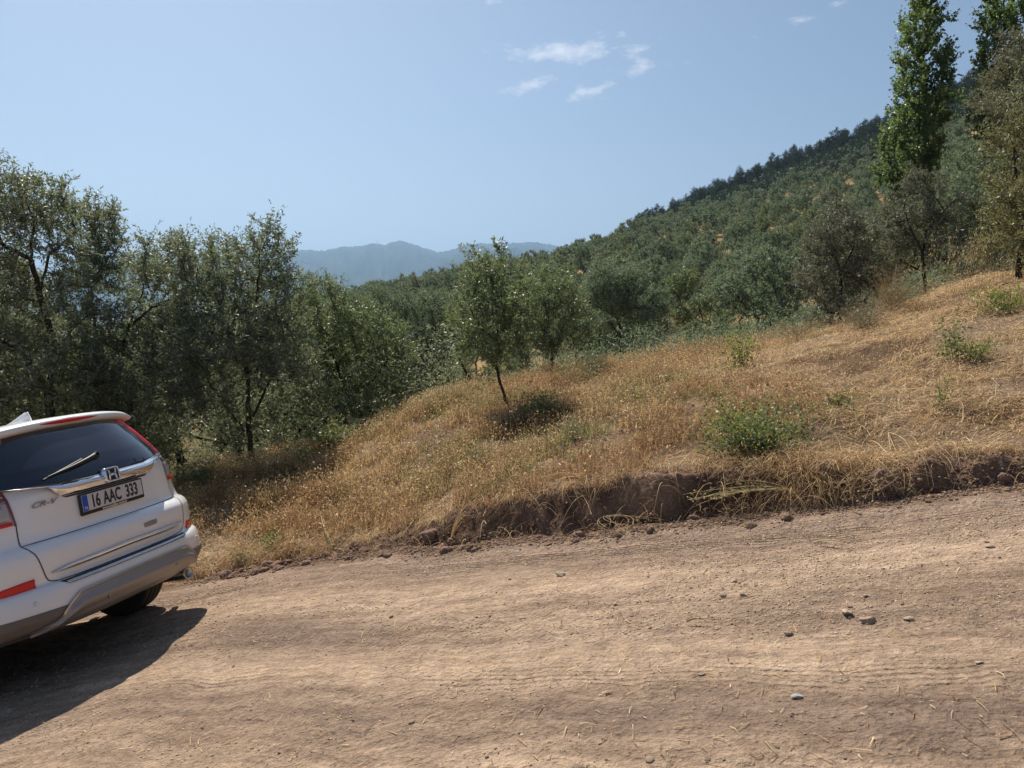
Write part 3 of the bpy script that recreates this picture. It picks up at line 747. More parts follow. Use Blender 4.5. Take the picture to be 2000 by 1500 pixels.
for _ in range(60000):
    r = math.sqrt(rng.uniform(22 ** 2, 205 ** 2)) if rng.random() < .6 else rng.uniform(22, 80)
    a = rng.uniform(pd(430, 500)[0], pd(2110, 500)[0]); u = 1000 + F_PX * math.tan(a)
    if r < 27 and u < 1080: continue
    x, y = r * math.sin(a), r * math.cos(a)
    if r > 30 and vnoise(np.array([x * .06]), np.array([y * .06]), 611)[0] > .36: continue
    if free(x, y, 2.7 + .022 * r):
        cell.setdefault((int(x // 4), int(y // 4)), []).append((x, y)); cand.append((r, x, y))
cand.sort(); print('grove', len(cand), cand[min(289, len(cand) - 1)][0])
far_l = [generic_olive(160 + i, 'green', natt=130, H=[3.3, 3.6, 3.1][i], wd=[2.1, 2.3, 2.0][i], L=.26, W=.11, per=2, nleaf=6, thr=.03) for i in range(3)]
lowp = []
for m_ in far_l:
    q = m_[1]; n_ = len(q.vertices); vv = np.empty(n_ * 3, np.float32); q.vertices.foreach_get('co', vv); lowp.append(vv.reshape(-1, 3))
VV = []
for i, (r, x, y) in enumerate(cand):
    z = gz(x, y); sc_ = rng.uniform(.82, 1.16) * (.74 + .36 * min(1, max(0, (r - 22) / 60)) + .0012 * r); rz = rng.uniform(0, 6.28)
    if i < 290:
        place_tree('olive_tree', far_v[int(rng.integers(0, 8))], (x, y, z - .05), 'small grey green olive tree in the dense grove covering the hillside', 'olive tree', 'olive trees of the hillside grove', rz, sc_)
    else:
        p = lowp[i % 3] * sc_; c_, s_ = math.cos(rz), math.sin(rz); VV.append(np.c_[p[:, 0] * c_ - p[:, 1] * s_ + x, p[:, 0] * s_ + p[:, 1] * c_ + y, p[:, 2] + z - .05])
if VV:
    VV = np.concatenate(VV); tag(link('far_olive_wood', np_mesh('far_olive_wood', VV, np.arange(len(VV)).reshape(-1, 4), LF['green'])), 'far olive crowns merging into one wood high on the hillside', 'wood', kind='stuff')

# pine ridge behind
def generic_pine(seed, H=9.0, wd=2.4, irregular=.35):
    rng = np.random.default_rng(seed); paths = [[(0, 0, -.5), (rng.normal(0, .1), 0, H * .5), (rng.normal(0, .25), 0, H * .95)]]
    lb = []; n = 11
    for i in range(n):
        f = i / (n - 1); h = H * (.26 + .68 * f); w = wd * (1 - .70 * f * f) * rng.uniform(.7, 1.15); a = rng.uniform(0, 6.28)
        for s in (0, 2.1, 4.2):
            q = w * rng.uniform(.35, .75); lb.append((q * math.cos(a + s), q * math.sin(a + s), h + rng.normal(0, .2), w * .50, w * .50, H * .06))
    mt, mc, _ = make_tree('pine_tree', paths, lb, 'pine', seed, 520, .3, 2.4, .4, .018, 2.0, .05, 3, .5, 7, .30, .075, bark_pine, up=.3, spread=.9, iters=40, maxr=.2, k=5, twigs=False)
    return mt, mc
pine_v = [generic_pine(140 + i, H=[7.5, 8.5, 6.5, 8][i], wd=[3.0, 2.8, 3.3, 2.6][i]) for i in range(4)]
pp = []
tries = 0
while len(pp) < 285 and tries < 6000:
    tries += 1
    u = rng.uniform(1235, 2080); r = 376 - 90 * rng.random() ** 1.3; a = pd(u, 400)[0]; x, y = r * math.sin(a), r * math.cos(a)
    if any((p - x) ** 2 + (q - y) ** 2 < 3.7 ** 2 for p, q in pp): continue
    pp.append((x, y))
for i, (x, y) in enumerate(pp):
    z = gz(x, y)
    place_tree('pine_tree', pine_v[i % 4], (x, y, z - .3), 'dark distant pine in the wood along the upper ridge', 'pine', 'pines on the ridge', rng.uniform(0, 6.28), rng.uniform(.60, 1.12) + .35 * rng.random() ** 4)
g = at(1665, 185); place_tree('pine_tree', pine_v[2], g, 'single dark pine standing out above the grove left of the poplar', 'pine', None, 1.0, 1.0, .78)
g = at(1690, 188); place_tree('pine_tree', pine_v[0], g, 'smaller dark pine beside the single pine above the grove', 'pine', None, 2.0, .8, .6)

#@@GC
# ------------------------------------------------------------------ ground cover
def px_ground(u, v, r0=2.0, r1=22.0, n=900):
    """first ground point seen at a pixel"""
    a, t = pd(u, v); rr = np.linspace(r0, r1, n); x, y = rr * math.sin(a), rr * math.cos(a)
    zt = ground_z(x, y) / rr
    k = np.argmax(zt >= t)
    if zt[k] < t: k = int(np.argmax(zt))
    return Vector((x[k], y[k], float(zt[k] * rr[k])))

def crest_r(u): return np.interp(u, [0, 400, 700, 870, 1000, 1250, 1650, 2000], [9.5, 10.2, 11, 11.6, 12.8, 13.6, 14.0, 15.0])
_us = np.linspace(-200, 2420, 70); _fr = np.array([foot_r(u) for u in _us])
def frr(u): return np.interp(u, _us, _fr)
def u_of(x, y): return 1000 + F_PX * x / y

def blades(P, h, lean, w, col, rng, curl=.35, seg_droop=.25):
    n = len(P); a = rng.uniform(0, 2 * math.pi, n); side = np.stack([np.cos(a), np.sin(a), 0 * a], -1)
    fwd = np.stack([-np.sin(a), np.cos(a), 0 * a], -1)
    h = h[:, None]; w = w[:, None]; L = lean[:, None]
    up = np.array((0, 0, 1.0))[None]
    d1 = unit(up + fwd * L * .6); d2 = unit(up * (1 - seg_droop * L) + fwd * L * 1.5 + side * rng.normal(0, curl, (n, 1)))
    b = P; m = b + d1 * h * .5; t = m + d2 * h * .5
    V = np.stack([b - side * w * .5, b + side * w * .5, m - side * w * .42, m + side * w * .42, t], 1).reshape(-1, 3)
    o = np.arange(n)[:, None] * 5
    q = o + np.array([[0, 1, 3, 2]]); tr = o + np.array([[2, 3, 4]])
    return V, [q, tr], np.repeat(col, 5, axis=0)

PAL = {'rust': np.array([(.40, .22, .11), (.46, .28, .14), (.34, .19, .10), (.52, .35, .19), (.27, .165, .10)]),
       'gold': np.array([(.56, .39, .19), (.64, .48, .26), (.48, .32, .15), (.60, .45, .26), (.38, .27, .16)]),
       'straw': np.array([(.74, .58, .34), (.66, .48, .26), (.80, .66, .44), (.56, .39, .20), (.46, .33, .19)]),
       'green': np.array([(.20, .24, .07), (.28, .29, .10), (.15, .20, .06), (.34, .32, .14), (.24, .27, .13)]),
       'brown': np.array([(.24, .15, .09), (.30, .19, .11), (.18, .11, .07), (.36, .24, .14), (.22, .14, .09)])}
def pick(kinds, rng):
    n = len(kinds); out = np.zeros((n, 3)); names = list(PAL)
    for i, k in enumerate(names):
        m = kinds == i; out[m] = PAL[k][rng.integers(0, 5, m.sum())]
    return out * rng.uniform(.75, 1.25, (n, 1))
mat_grass = colmat('dry_grass_blades', tw=.48, spec=.15, gain=1.18)

def scatter(n, rng, extra=.7, near=.06, p_near=.75):
    u = rng.uniform(-160, 2380, n); f = frr(u) + near; c = crest_r(u) + extra
    q = rng.random(n) ** p_near; r = f + (c - f) * q
    a = np.arctan((u - 1000) / F_PX * .995); x, y = r * np.sin(a), r * np.cos(a)
    return u, r, q, x, y
rng = np.random.default_rng(77)
N_ = 500000
u, r, q, x, y = scatter(N_, rng)
d = y - y_edge(x)
big = fbm(x * .9, y * .9, 3, 301); sm = fbm(x * 3.3, y * 3.3, 3, 302); gr = fbm(x * 1.4 + 9, y * 1.4, 3, 303); br = fbm(x * 1.2, y * 1.9 + 5, 3, 304)
mow = sstep(1330, 1620, u + 260 * big)
bare = sstep(.08, .30, br) * (mow * .92 + .15)
bare = np.maximum(bare, .85 * np.exp(-(((u - 400) / 150) ** 2)) * np.exp(-((q - .15) / .25) ** 2))
dens = np.clip(.60 + 1.7 * sm, .03, 1) * (1 - bare) * (1 - .35 * mow)
keep = rng.random(N_) < dens
keep &= d > .24 - .10 * (u < 700) - .10 * (u < 520)
u, r, q, x, y, d, big, sm, gr, mow = [k[keep] for k in (u, r, q, x, y, d, big, sm, gr, mow)]
n = len(u)
green = np.clip(.10 + 1.0 * sstep(.06, .30, gr) + .35 * np.exp(-((q - .85) / .18) ** 2) * (u < 950) + .5 * np.exp(-((q - .95) / .10) ** 2) * (u > 1800), 0, .8)
z1 = rng.random(n)
kind = np.where(z1 < green, 3, np.where(rng.random(n) < mow * .85, 2, np.where(rng.random(n) < np.clip(.36 + 1.8 * big, .05, .85), 1, 0)))
kind = np.where(rng.random(n) < np.clip(.20 + 1.2 * sm, .05, .6), 4, kind)
h = (.06 + .12 * rng.random(n) ** 1.4) * (1 + .8 * np.clip(sm + .2, 0, 1)) * (1 - .45 * mow) + .10 * sstep(.75, 1, q) * rng.random(n) * (1 - mow)
h = np.where(d < .25, h * .75, h)
lean = np.abs(rng.normal(.75, .75, n)) + mow * rng.uniform(.3, 2.6, n)
P = np.stack([x, y, ground_z(x, y) - .01], -1)
w = rng.uniform(.0028, .0058, n) * (.6 + .065 * r)
V, Fg, cc = blades(P, h, lean, w, pick(kind, rng), rng, curl=.5)
tag(link('dry_grass', np_mesh('dry_grass', V, Fg, mat_grass, False, cc)), 'dry rust and golden grass covering the bank and slope', 'grass', kind='stuff')

# fine side twigs and seed heads of the brittle weeds
n = 420000
u, r, q, x, y = scatter(n, rng, 1.0, .10)
big = fbm(x * .9, y * .9, 3, 301); mow = sstep(1330, 1620, u + 260 * big); sm = fbm(x * 3.3, y * 3.3, 3, 302)
k = (rng.random(n) < (.62 + 1.6 * sm) * (1 - .8 * mow)) & ((y - y_edge(x)) > .24)
u, r, q, x, y, big = [a_[k] for a_ in (u, r, q, x, y, big)]; n = len(u)
hz = .03 + .20 * rng.random(n) ** 1.3 * (1 + .5 * sstep(.7, 1, q))
P = np.stack([x, y, ground_z(x, y) + hz], -1)
dd = rng.normal(0, 1, (n, 3)) + np.array((0, 0, .5))
Vs, Fs = leaves(P, dd, rng.uniform(.012, .036, n), rng.uniform(.005, .012, n), rng)
kind = np.where(rng.random(n) < np.clip(.33 + 1.8 * big, .05, .8), 1, 0); kind = np.where(rng.random(n) < .12, 2, kind); kind = np.where(rng.random(n) < .08, 3, kind)
tag(link('weed_seed_heads', np_mesh('weed_seed_heads', Vs, Fs, mat_grass, False, np.repeat(pick(kind, rng), 4, axis=0))), 'fine brittle seed heads and side twigs of the dried weeds', 'weeds', kind='stuff')

# mown straw lying about, thicker on the right and along the lip of the bank
def strands(P, D, L, w, col, rng, droop, nseg=4, lift=.0):
    n = len(P); D = unit(D); s = unit(np.cross(D, np.array((0, 0, 1.0)) + rng.normal(0, .3, (n, 3)))); bow = s * rng.normal(0, .30, (n, 1))
    t = np.linspace(0, 1, nseg + 1); pts = []
    for k in t:
        p = P + (D * k + bow * k * k) * L[:, None]; p[:, 2] += (lift * np.sin(k * math.pi) - droop * k * k) * L; pts.append(p)
    V = np.stack([p + s_ * w[:, None] * .5 * (1 - .6 * k) for k, p in zip(t, pts) for s_ in (-s, s)], 1).reshape(-1, 3)
    o = np.arange(n)[:, None] * (2 * (nseg + 1)); F = np.concatenate([o + np.array([[2 * i, 2 * i + 1, 2 * i + 3, 2 * i + 2]]) for i in range(nseg)])
    return V, F, np.repeat(col, 2 * (nseg + 1), axis=0)
n = 85000
u, r, q, x, y = scatter(n, rng, .6, .12, .8)
big = fbm(x * .9, y * .9, 3, 301); mow = sstep(1250, 1650, u + 200 * big); pile = fbm(x * 1.7, y * 2.6, 3, 311)
lip = np.exp(-((y - y_edge(x) - .42) / .22) ** 2)
k = (rng.random(n) < np.clip(mow * (.42 + 1.5 * pile) + lip * .45 + .05, 0, 1)) & ((y - y_edge(x)) > .25)
u, r, x, y = u[k], r[k], x[k], y[k]; n = len(u)
P = np.stack([x, y, ground_z(x, y) + rng.uniform(.005, .06, n)], -1)
a = rng.normal(.2, .9, n) + (rng.random(n) < .5) * math.pi
D_ = np.stack([np.cos(a), np.sin(a), rng.normal(.06, .16, n)], -1)
L_ = rng.uniform(.08, .34, n)
e_ = P + unit(D_) * L_[:, None]; ze = ground_z(e_[:, 0], e_[:, 1]); D_[:, 2] += np.clip((ze - P[:, 2]) / L_, -.8, .8)
V1, F1, c1 = strands(P, D_, L_, rng.uniform(.0025, .0052, n) * (.6 + .06 * r), pick(np.where(rng.random(n) < .72, 2, 1), rng), rng, .06, 4, .10)
# tufts hanging over the lip
n = 5200
u = rng.uniform(520, 2100, n); cl = vnoise(u * .045, u * 0 + .5, 320); k = rng.random(n) < np.clip(.22 + 2.2 * cl, .02, 1); u = u[k]; n = len(u)
r = np.array(frr(u)) + rng.uniform(.24, .38, n); a = np.arctan((u - 1000) / F_PX); x, y = r * np.sin(a), r * np.cos(a)
P = np.stack([x, y, ground_z(x, y) + rng.uniform(0, .05, n)], -1)
D_ = np.stack([rng.normal(0, .6, n), -np.abs(rng.normal(.7, .4, n)), rng.normal(.05, .25, n)], -1)
V2, F2, c2 = strands(P, D_, rng.uniform(.05, .19, n), rng.uniform(.0025, .0045, n), pick(rng.choice([2, 1, 4], n, p=[.4, .3, .3]), rng), rng, .55, 4, .1)
n = 3600
u = np.where(rng.random(n) < .72, rng.normal(1600, 80, n), rng.uniform(600, 2050, n)); r = np.array(frr(u)) + rng.uniform(-.05, .40, n); a = np.arctan((u - 1000) / F_PX); x, y = r * np.sin(a), r * np.cos(a)
P = np.stack([x, y, ground_z(x, y) + rng.uniform(.0, .07, n)], -1)
V3, F3, c3 = strands(P, rng.normal(0, 1, (n, 3)) * (1, 1, .55), rng.uniform(.05, .30, n), rng.uniform(.0022, .0045, n), pick(rng.choice([2, 1, 4], n, p=[.3, .35, .35]), rng), rng, .35, 5, .15)
# straight segments get one more point here, so they are a mesh section of their own
tag(link('straw', np_mesh('straw', np.concatenate([V1, V2, V3]), np.concatenate([F1, F2 + len(V1), F3 + len(V1) + len(V2)]), mat_grass, False, np.concatenate([c1, c2, c3]))), 'pale cut straw lying on the slope and hanging over the bank', 'straw', kind='stuff')

# dark undergrowth between the trees of the grove
def leaf_mass(name, n, ulo, uhi, rlo, rhi, L, W, hgt, mat, label, pw=.6, seed=1, thr=0.0, fs=.25):
    rg = np.random.default_rng(seed)
    u = rg.uniform(ulo, uhi, n); r = rlo * (rhi / rlo) ** (rg.random(n) ** pw); a = np.arctan((u - 1000) / F_PX); x, y = r * np.sin(a), r * np.cos(a)
    m = fbm(x * fs, y * fs, 3, seed + 400); k = m > thr; x, y, r, m = x[k], y[k], r[k], m[k]; n = len(x)
    P = np.stack([x, y, ground_z(x, y) + rg.random(n) ** 1.3 * hgt * (1 + .012 * r) * np.clip((m - thr) * 5 + .25, 0, 1.3)], -1)
    V, F = leaves(P, rg.normal(0, 1, (n, 3)) + np.array((0, 0, .4)), L * (1 + .012 * r) * rg.uniform(.6, 1.3, n), W * (1 + .012 * r) * rg.uniform(.6, 1.3, n), rg)
    return tag(link(name, np_mesh(name, V, F, mat)), label, 'undergrowth', kind='stuff')
leaf_mass('undergrowth', 60000, 380, 2150, 17, 200, .14, .045, .45, LF['green'], 'green scrub and low shoots between the olive trees of the grove', .75, 2, .02)
leaf_mass('crest_brush', 90000, 950, 2080, 14.6, 44, .075, .022, .55, LF['green'], 'grey green brush and tall weeds just behind the crest', .9, 6, -.20, .45)
leaf_mass('shady_undergrowth', 120000, -400, 900, 10.9, 30, .065, .022, .80, LF['olive'], 'shaded weeds under the near olive trees', .8, 3, -.12, .9)
leaf_mass('ridge_scrub', 110000, 1150, 2150, 205, 385, .34, .12, .55, LF['pine'], 'dark scrub covering the upper hillside below the pines', .8, 4, -.45, .05)

# ------------------------------------------------------------------ single plants
mat_stem = simple('green_stem', (.20, .22, .09), .7); mat_dstem = simple('dry_stem', (.42, .30, .16), .8)
def plant(name, u, v, w_px, h_px, leaf, label, cat, seed, nst=14, nl=22, L=.035, W=.020, spread=1.0, stem=None, srad=.0028, group=None, ragged=.35, droop=.15, loc=None, up=.2):
    rg = np.random.default_rng(seed); g = loc or px_ground(u, v); r = math.hypot(g.x, g.y)
    R0 = w_px * r / F_PX / 2; H = h_px * r / F_PX
    Vs, Fs, k0 = [], [], 0; B, D = [], []
    for i in range(nst):
        a = rg.uniform(0, 6.28); o = R0 * math.sqrt(rg.random()) * spread; hh = H * rg.uniform(1 - ragged * 1.6, 1.0) * (1 - .35 * (o / R0) ** 2)
        p = [np.array((rg.normal(0, R0 * .30), rg.normal(0, R0 * .30), -.03))]
        e = np.array((o * math.cos(a), o * math.sin(a), hh)); c_ = np.array((o * .35 * math.cos(a), o * .35 * math.sin(a), hh * .6))
        T = np.linspace(0, 1, 7); pts = [(1 - t) ** 2 * p[0] + 2 * t * (1 - t) * c_ + t * t * e for t in T]
        Vv, Ff = prism(pts, [srad * (1.1 - .7 * t) for t in T], 4); Vs.append(Vv); Fs.append(Ff + k0); k0 += len(Vv)
        for j in range(nl):
            t = rg.uniform(.15, 1); q_ = (1 - t) ** 2 * p[0] + 2 * t * (1 - t) * c_ + t * t * e
            q_ = q_ + rg.normal(0, .025 + R0 * .07, 3); B.append(q_); dd = rg.normal(0, 1, 3); dd[2] = dd[2] * .5 + up; D.append(dd)
    n = len(B); V, F = leaves(np.array(B), np.array(D), L * rg.uniform(.6, 1.25, n), W * rg.uniform(.7, 1.2, n), rg, .8, droop)
    e = empty(name, tuple(g), label, cat, group)
    link('stem', np_mesh('stem', np.concatenate(Vs), np.concatenate(Fs), stem or mat_stem, True), e); link('leaves', np_mesh('leaves', V, F, LF[leaf]), e)
    return e
plant('shrub', 1480, 885, 190, 155, 'bramble', 'wide bright green shrub on the lip of the bank', 'shrub', 1, 46, 60, .034, .021, ragged=.6, spread=1.3)
plant('shrub', 1425, 850, 110, 75, 'lime', 'yellowish low shrub growing into the left side of the wide green shrub', 'shrub', 2, 22, 26, .026, .017)
plant('shrub', 1440, 722, 85, 95, 'lime', 'upright yellow green weed on the slope above the wide shrub', 'shrub', 3, 16, 30, .042, .024)
plant('shrub', 1852, 706, 60, 95, 'bramble', 'tall narrow leafy weed standing alone high on the mown slope', 'shrub', 4, 9, 26, .036, .025)
plant('shrub', 1836, 800, 45, 80, 'bramble', 'thin sparse weed below the tall narrow one', 'shrub', 5, 7, 14, .026, .016)
plant('shrub', 1636, 803, 46, 34, 'bramble', 'small rosette of broad green leaves in the mown straw', 'weed', 6, 12, 5, .075, .028, up=.9)
plant('shrub', 1052, 828, 120, 66, 'bramble', 'dark bramble bush at the foot of the young leaning tree', 'bramble', 7, 30, 34, .034, .024)
plant('shrub', 985, 838, 90, 40, 'green', 'dark low mound of weeds around the base of the leaning trunk', 'weed', 8, 22, 26, .03, .012)
plant('shrub', 527, 1078, 66, 52, 'lime', 'small fresh green weed low on the bank near the car', 'weed', 9, 14, 18, .026, .016)
plant('shrub', 470, 1098, 40, 26, 'bramble', 'tiny green seedling by the road edge near the exhaust pipe', 'weed', 10, 8, 12, .026, .016)
plant('shrub', 655, 880, 110, 62, 'bramble', 'bright green leafy growth under the split trunk', 'weed', 11, 30, 26, .055, .038)
plant('shrub', 590, 905, 90, 40, 'bramble', 'green grass tuft in the shade at the lower end of the crest', 'weed', 12, 26, 22, .05, .014, up=1.)
plant('shrub', 1262, 782, 70, 40, 'bramble', 'faint green weed patch in the middle of the dry slope', 'weed', 13, 14, 16, .028, .013)
plant('shrub', 1120, 860, 60, 46, 'green', 'pale green grass tuft below the bramble', 'weed', 14, 22, 12, .06, .007, up=1.4)
plant('shrub', 940, 912, 50, 34, 'green', 'grey green weed tuft in the rust coloured grass', 'weed', 15, 18, 12, .05, .008, up=1.2)
plant('shrub', 1965, 612, 130, 55, 'lime', 'yellow green grass patch at the top right of the slope', 'weed', 16, 34, 16, .09, .010, up=1.5)
plant('shrub', 1905, 700, 110, 40, 'lime', 'greenish weeds right of the tall narrow weed', 'weed', 17, 28, 14, .05, .010, up=1.2)
plant('shrub', 1140, 745, 120, 60, 'young', 'grey green weeds on the crest right of the leaning tree', 'weed', 18, 30, 14, .05, .009, up=1.2, srad=.002)
plant('shrub', 388, 960, 90, 60, 'bramble', 'shaded green weeds just beyond the car on the crest', 'weed', 19, 26, 20, .05, .03)
plant('dry_bush', 1742, 604, 120, 105, 'dry', 'brown withered bush on the crest under the brownish tree', 'bush', 20, 90, 26, .035, .008, stem=mat_dstem, srad=.0022, ragged=.5)
plant('dry_bush', 1685, 640, 120, 70, 'grey', 'grey brown dead brush behind the sparse grey tree', 'bush', 21, 80, 26, .035, .008, stem=mat_dstem, srad=.0022, ragged=.5)
plant('dry_bush', 1790, 612, 90, 30, 'dry', 'low rust red withered plants on the crest', 'bush', 22, 40, 16, .02, .01, stem=mat_dstem)
plant('dry_bush', 1560, 648, 110, 46, 'grey', 'thin brown twigs on the crest left of the sparse grey tree', 'bush', 23, 40, 8, .03, .008, stem=mat_dstem, srad=.003)

m_oat = leaf_and_seed('oat_spikelet', (.62, .52, .33), (.66, .57, .38), (.60, .48, .24), var=.22, rough=.6, spec=.3, tw=.45)
def oats(u, v, w_px, h_px, label, seed, nst=26, loc=None, gaps=1.0):
    rg = np.random.default_rng(seed); g = loc or px_ground(u, v); r = math.hypot(g.x, g.y); R0 = w_px * r / F_PX / 2; H = h_px * r / F_PX
    Vs, Fs, k0, B, D = [], [], 0, [], []
    for i in range(nst):
        bx, by = rg.uniform(-R0, R0), rg.normal(0, R0 * .5); hh = H * rg.uniform(.6, 1.05); lean = rg.normal(.10, .13) * hh; ln2 = rg.normal(0, .08) * hh
        zb = gz(g.x + bx, g.y + by) - g.z
        T = np.linspace(0, 1, 7); pts = [np.array((bx + lean * t * t, by + ln2 * t * t, zb + hh * t * (1 - .08 * t * t))) for t in T]
        Vv, Ff = prism(pts, [.0022 * (1.2 - .8 * t) for t in T], 3); Vs.append(Vv); Fs.append(Ff + k0); k0 += len(Vv)
        for j in range(int(13 * gaps)):
            t = rg.uniform(.5, 1.0); p = np.array((bx + lean * t * t, by + ln2 * t * t, zb + hh * t * (1 - .08 * t * t))); o = rg.normal(0, .022, 3); o[2] = -abs(o[2]) * .4
            B.append(p + o); D.append((o[0] * 12, o[1] * 12, -1.0 + rg.normal(0, .3)))
    n = len(B); V, F = leaves(np.array(B), np.array(D), .034 * rg.uniform(.7, 1.2, n), .0095 * rg.uniform(.7, 1.2, n), rg)
    e = empty('wild_oats', tuple(g), label, 'wild oats', 'clumps of wild oats on the crest')
    link('stem', np_mesh('stem', np.concatenate(Vs), np.concatenate(Fs), mat_dstem, True), e); link('leaf_and_seed', np_mesh('seed_head', V, F, m_oat), e)  # second part holds the hanging seed heads of the oats, no leaves
for (u, v, w_, h_, lab, ns) in [
    (815, 818, 60, 64, 'pale wild oats on the crest left of the leaning tree, leftmost of three clumps', 24), (865, 796, 60, 60, 'pale wild oats on the crest left of the leaning tree, middle of three clumps', 24),
    (915, 786, 70, 66, 'pale wild oats on the crest nearest the leaning trunk on its left', 26), (742, 850, 60, 40, 'short wild oats lower down the crest above the green leafy growth', 16),
    (470, 938, 70, 62, 'wild oats in front of the dark forked trunk', 24), (545, 925, 60, 54, 'wild oats right of the dark forked trunk', 20),
    (1248, 695, 60, 46, 'wild oats on the crest below the black olive trunk', 16), (1345, 672, 80, 52, 'wild oats on the crest in the middle of the slope', 16),
    (1480, 660, 70, 46, 'scattered wild oats on the crest right of the yellow green weed', 12), (1662, 628, 40, 50, 'small wild oats clump in front of the sparse grey tree', 10),
    (1880, 566, 120, 130, 'tall wild oats glowing in front of the dark bushy tree', 40), (1952, 552, 110, 110, 'tall wild oats at the right edge of the crest', 34), (1180, 712, 60, 40, 'short wild oats left of the black olive trunk', 12),
    (985, 770, 30, 50, 'few oat stalks right behind the leaning trunk', 8)]:
    oats(u, v, w_, h_, lab, int(u), ns)

# tall single weed stalks scattered on the slope
rg = np.random.default_rng(91); Vs, Fs, k0 = [], [], 0; hv = []
for i in range(300):
    u = rg.uniform(430, 2000); rr = foot_r(u) + .35 + (float(crest_r(u)) - foot_r(u) - .2) * rg.random(); a = pd(u, 600)[0]; x, y = rr * math.sin(a), rr * math.cos(a)
    hh = rg.uniform(.22, .5) * (.6 if u > 1500 else 1); T = np.linspace(0, 1, 6); l1, l2 = rg.normal(0, .22, 2) * hh; z0 = gz(x, y)
    pts = [np.array((x + l1 * t * t, y + l2 * t * t, z0 + hh * t)) for t in T]
    Vv, Ff = prism(pts, [.0024 * (1.2 - .8 * t) for t in T], 3); Vs.append(Vv); Fs.append(Ff + k0); k0 += len(Vv)
    hv.append(pts[-1])
    for b in range(rg.integers(0, 4)):
        t = rg.uniform(.4, .9); p0 = np.array((x + l1 * t * t, y + l2 * t * t, z0 + hh * t)); e = p0 + np.array((rg.normal(0, .05), rg.normal(0, .05), rg.uniform(.03, .09)))
        Vv, Ff = prism([p0, (p0 + e) / 2 + (0, 0, -.006), e], [.0014, .0012, .001], 3); Vs.append(Vv); Fs.append(Ff + k0); k0 += len(Vv); hv.append(e)
hv = np.repeat(np.array(hv), 7, axis=0); V, F = leaves(hv, rg.normal(0, 1, hv.shape) + np.array((0, 0, .3)), np.full(len(hv), .012), np.full(len(hv), .006), rg)
Vall = np.concatenate(Vs + [V]); FF = [np.concatenate(Fs), F + k0]; colv = np.concatenate([np.tile((.50, .36, .19), (k0, 1)), np.tile((.74, .66, .48), (len(V), 1))])
tag(link('weed_stalks', np_mesh('weed_stalks', Vall, FF, mat_grass, False, colv)), 'thin dry stalks with pale heads standing over the grass', 'weeds', kind='stuff')

# ------------------------------------------------------------------ stones, clods and litter
def ico(sub):
    bm = bmesh.new(); bmesh.ops.create_icosphere(bm, subdivisions=sub, radius=1); V = np.array([v.co[:] for v in bm.verts]); F = np.array([[v.index for v in f.verts] for f in bm.faces]); bm.free(); return V, F
I3, F3_ = ico(4); I1, F1_ = ico(1)
def rock_mesh(name, seed, mat, rough=.35, flat=.62, angular=False):
    rg = np.random.default_rng(seed); V = I3.copy()
    if angular:
        for k in range(9):
            nrm = unit(rg.normal(0, 1, 3)); dcut = rg.uniform(.45, .8); s = V @ nrm; V = V - np.maximum(s - dcut, 0)[:, None] * nrm
    n1_ = vnoise(V[:, 0] * 1.7 + V[:, 2] * 1.3 + seed, V[:, 1] * 1.7 - V[:, 2] * 1.1, seed); n2_ = vnoise(V[:, 0] * 6 + V[:, 2] * 5, V[:, 1] * 6 - V[:, 2] * 4 + seed, seed + 1); n3_ = vnoise(V[:, 0] * 14 + V[:, 2] * 11, V[:, 1] * 13 - V[:, 2] * 9, seed + 2)
    V = V * (1 + rough * n1_ + rough * .5 * n2_ + rough * .3 * n3_)[:, None]; V *= np.array((1, rg.uniform(.65, .9), flat))
    return np_mesh(name, V, F3_, mat, not angular)
def rock_mat(name, c, v=.3):
    m = M(name); n = m.noise(6, 6, .7); m.set('Base Color', m.ramp(n, [(.3, tuple(a * (1 - v) for a in c)), (.7, tuple(min(1, a * (1 + v)) for a in c))])); m.set('Roughness', .93); m.set('Specular IOR Level', .15)
    m.set('Normal', m.bump(m.noise(9, 5, .6), .6, .0035)); return m.m
mk_clod = rock_mat('earth_clod', (.235, .15, .11)); mk_pale = rock_mat('pale_stone', (.46, .36, .27), .15); mk_grey = rock_mat('grey_stone', (.40, .38, .35), .12); mk_brown = rock_mat('brown_stone', (.34, .245, .185))
clods = [rock_mesh('clod', 10 + i, mk_clod, .55, .75) for i in range(5)]
stonesP = [rock_mesh('stone', 20 + i, mk_pale, .2, .5, True) for i in range(3)]; stonesG = [rock_mesh('stone', 30 + i, mk_grey, .15, .45, True) for i in range(2)]; stonesB = [rock_mesh('stone', 40 + i, mk_brown, .3, .5, i != 1) for i in range(4)]
def put_rock(name, me, u, v, w_px, label, cat, group, rg, sink=.3, p=None):
    g = p or px_ground(u, v); s = w_px * math.hypot(g.x, g.y) / F_PX / 2
    o = link(name, me); o.location = (g.x, g.y, g.z + s * .62 * (1 - sink) * .6); o.scale = (s, s, s * rg.uniform(.8, 1.1)); o.rotation_euler = (rg.normal(0, .15), rg.normal(0, .15), rg.uniform(0, 6.28))
    return tag(o, label, cat, group)
rg = np.random.default_rng(33)
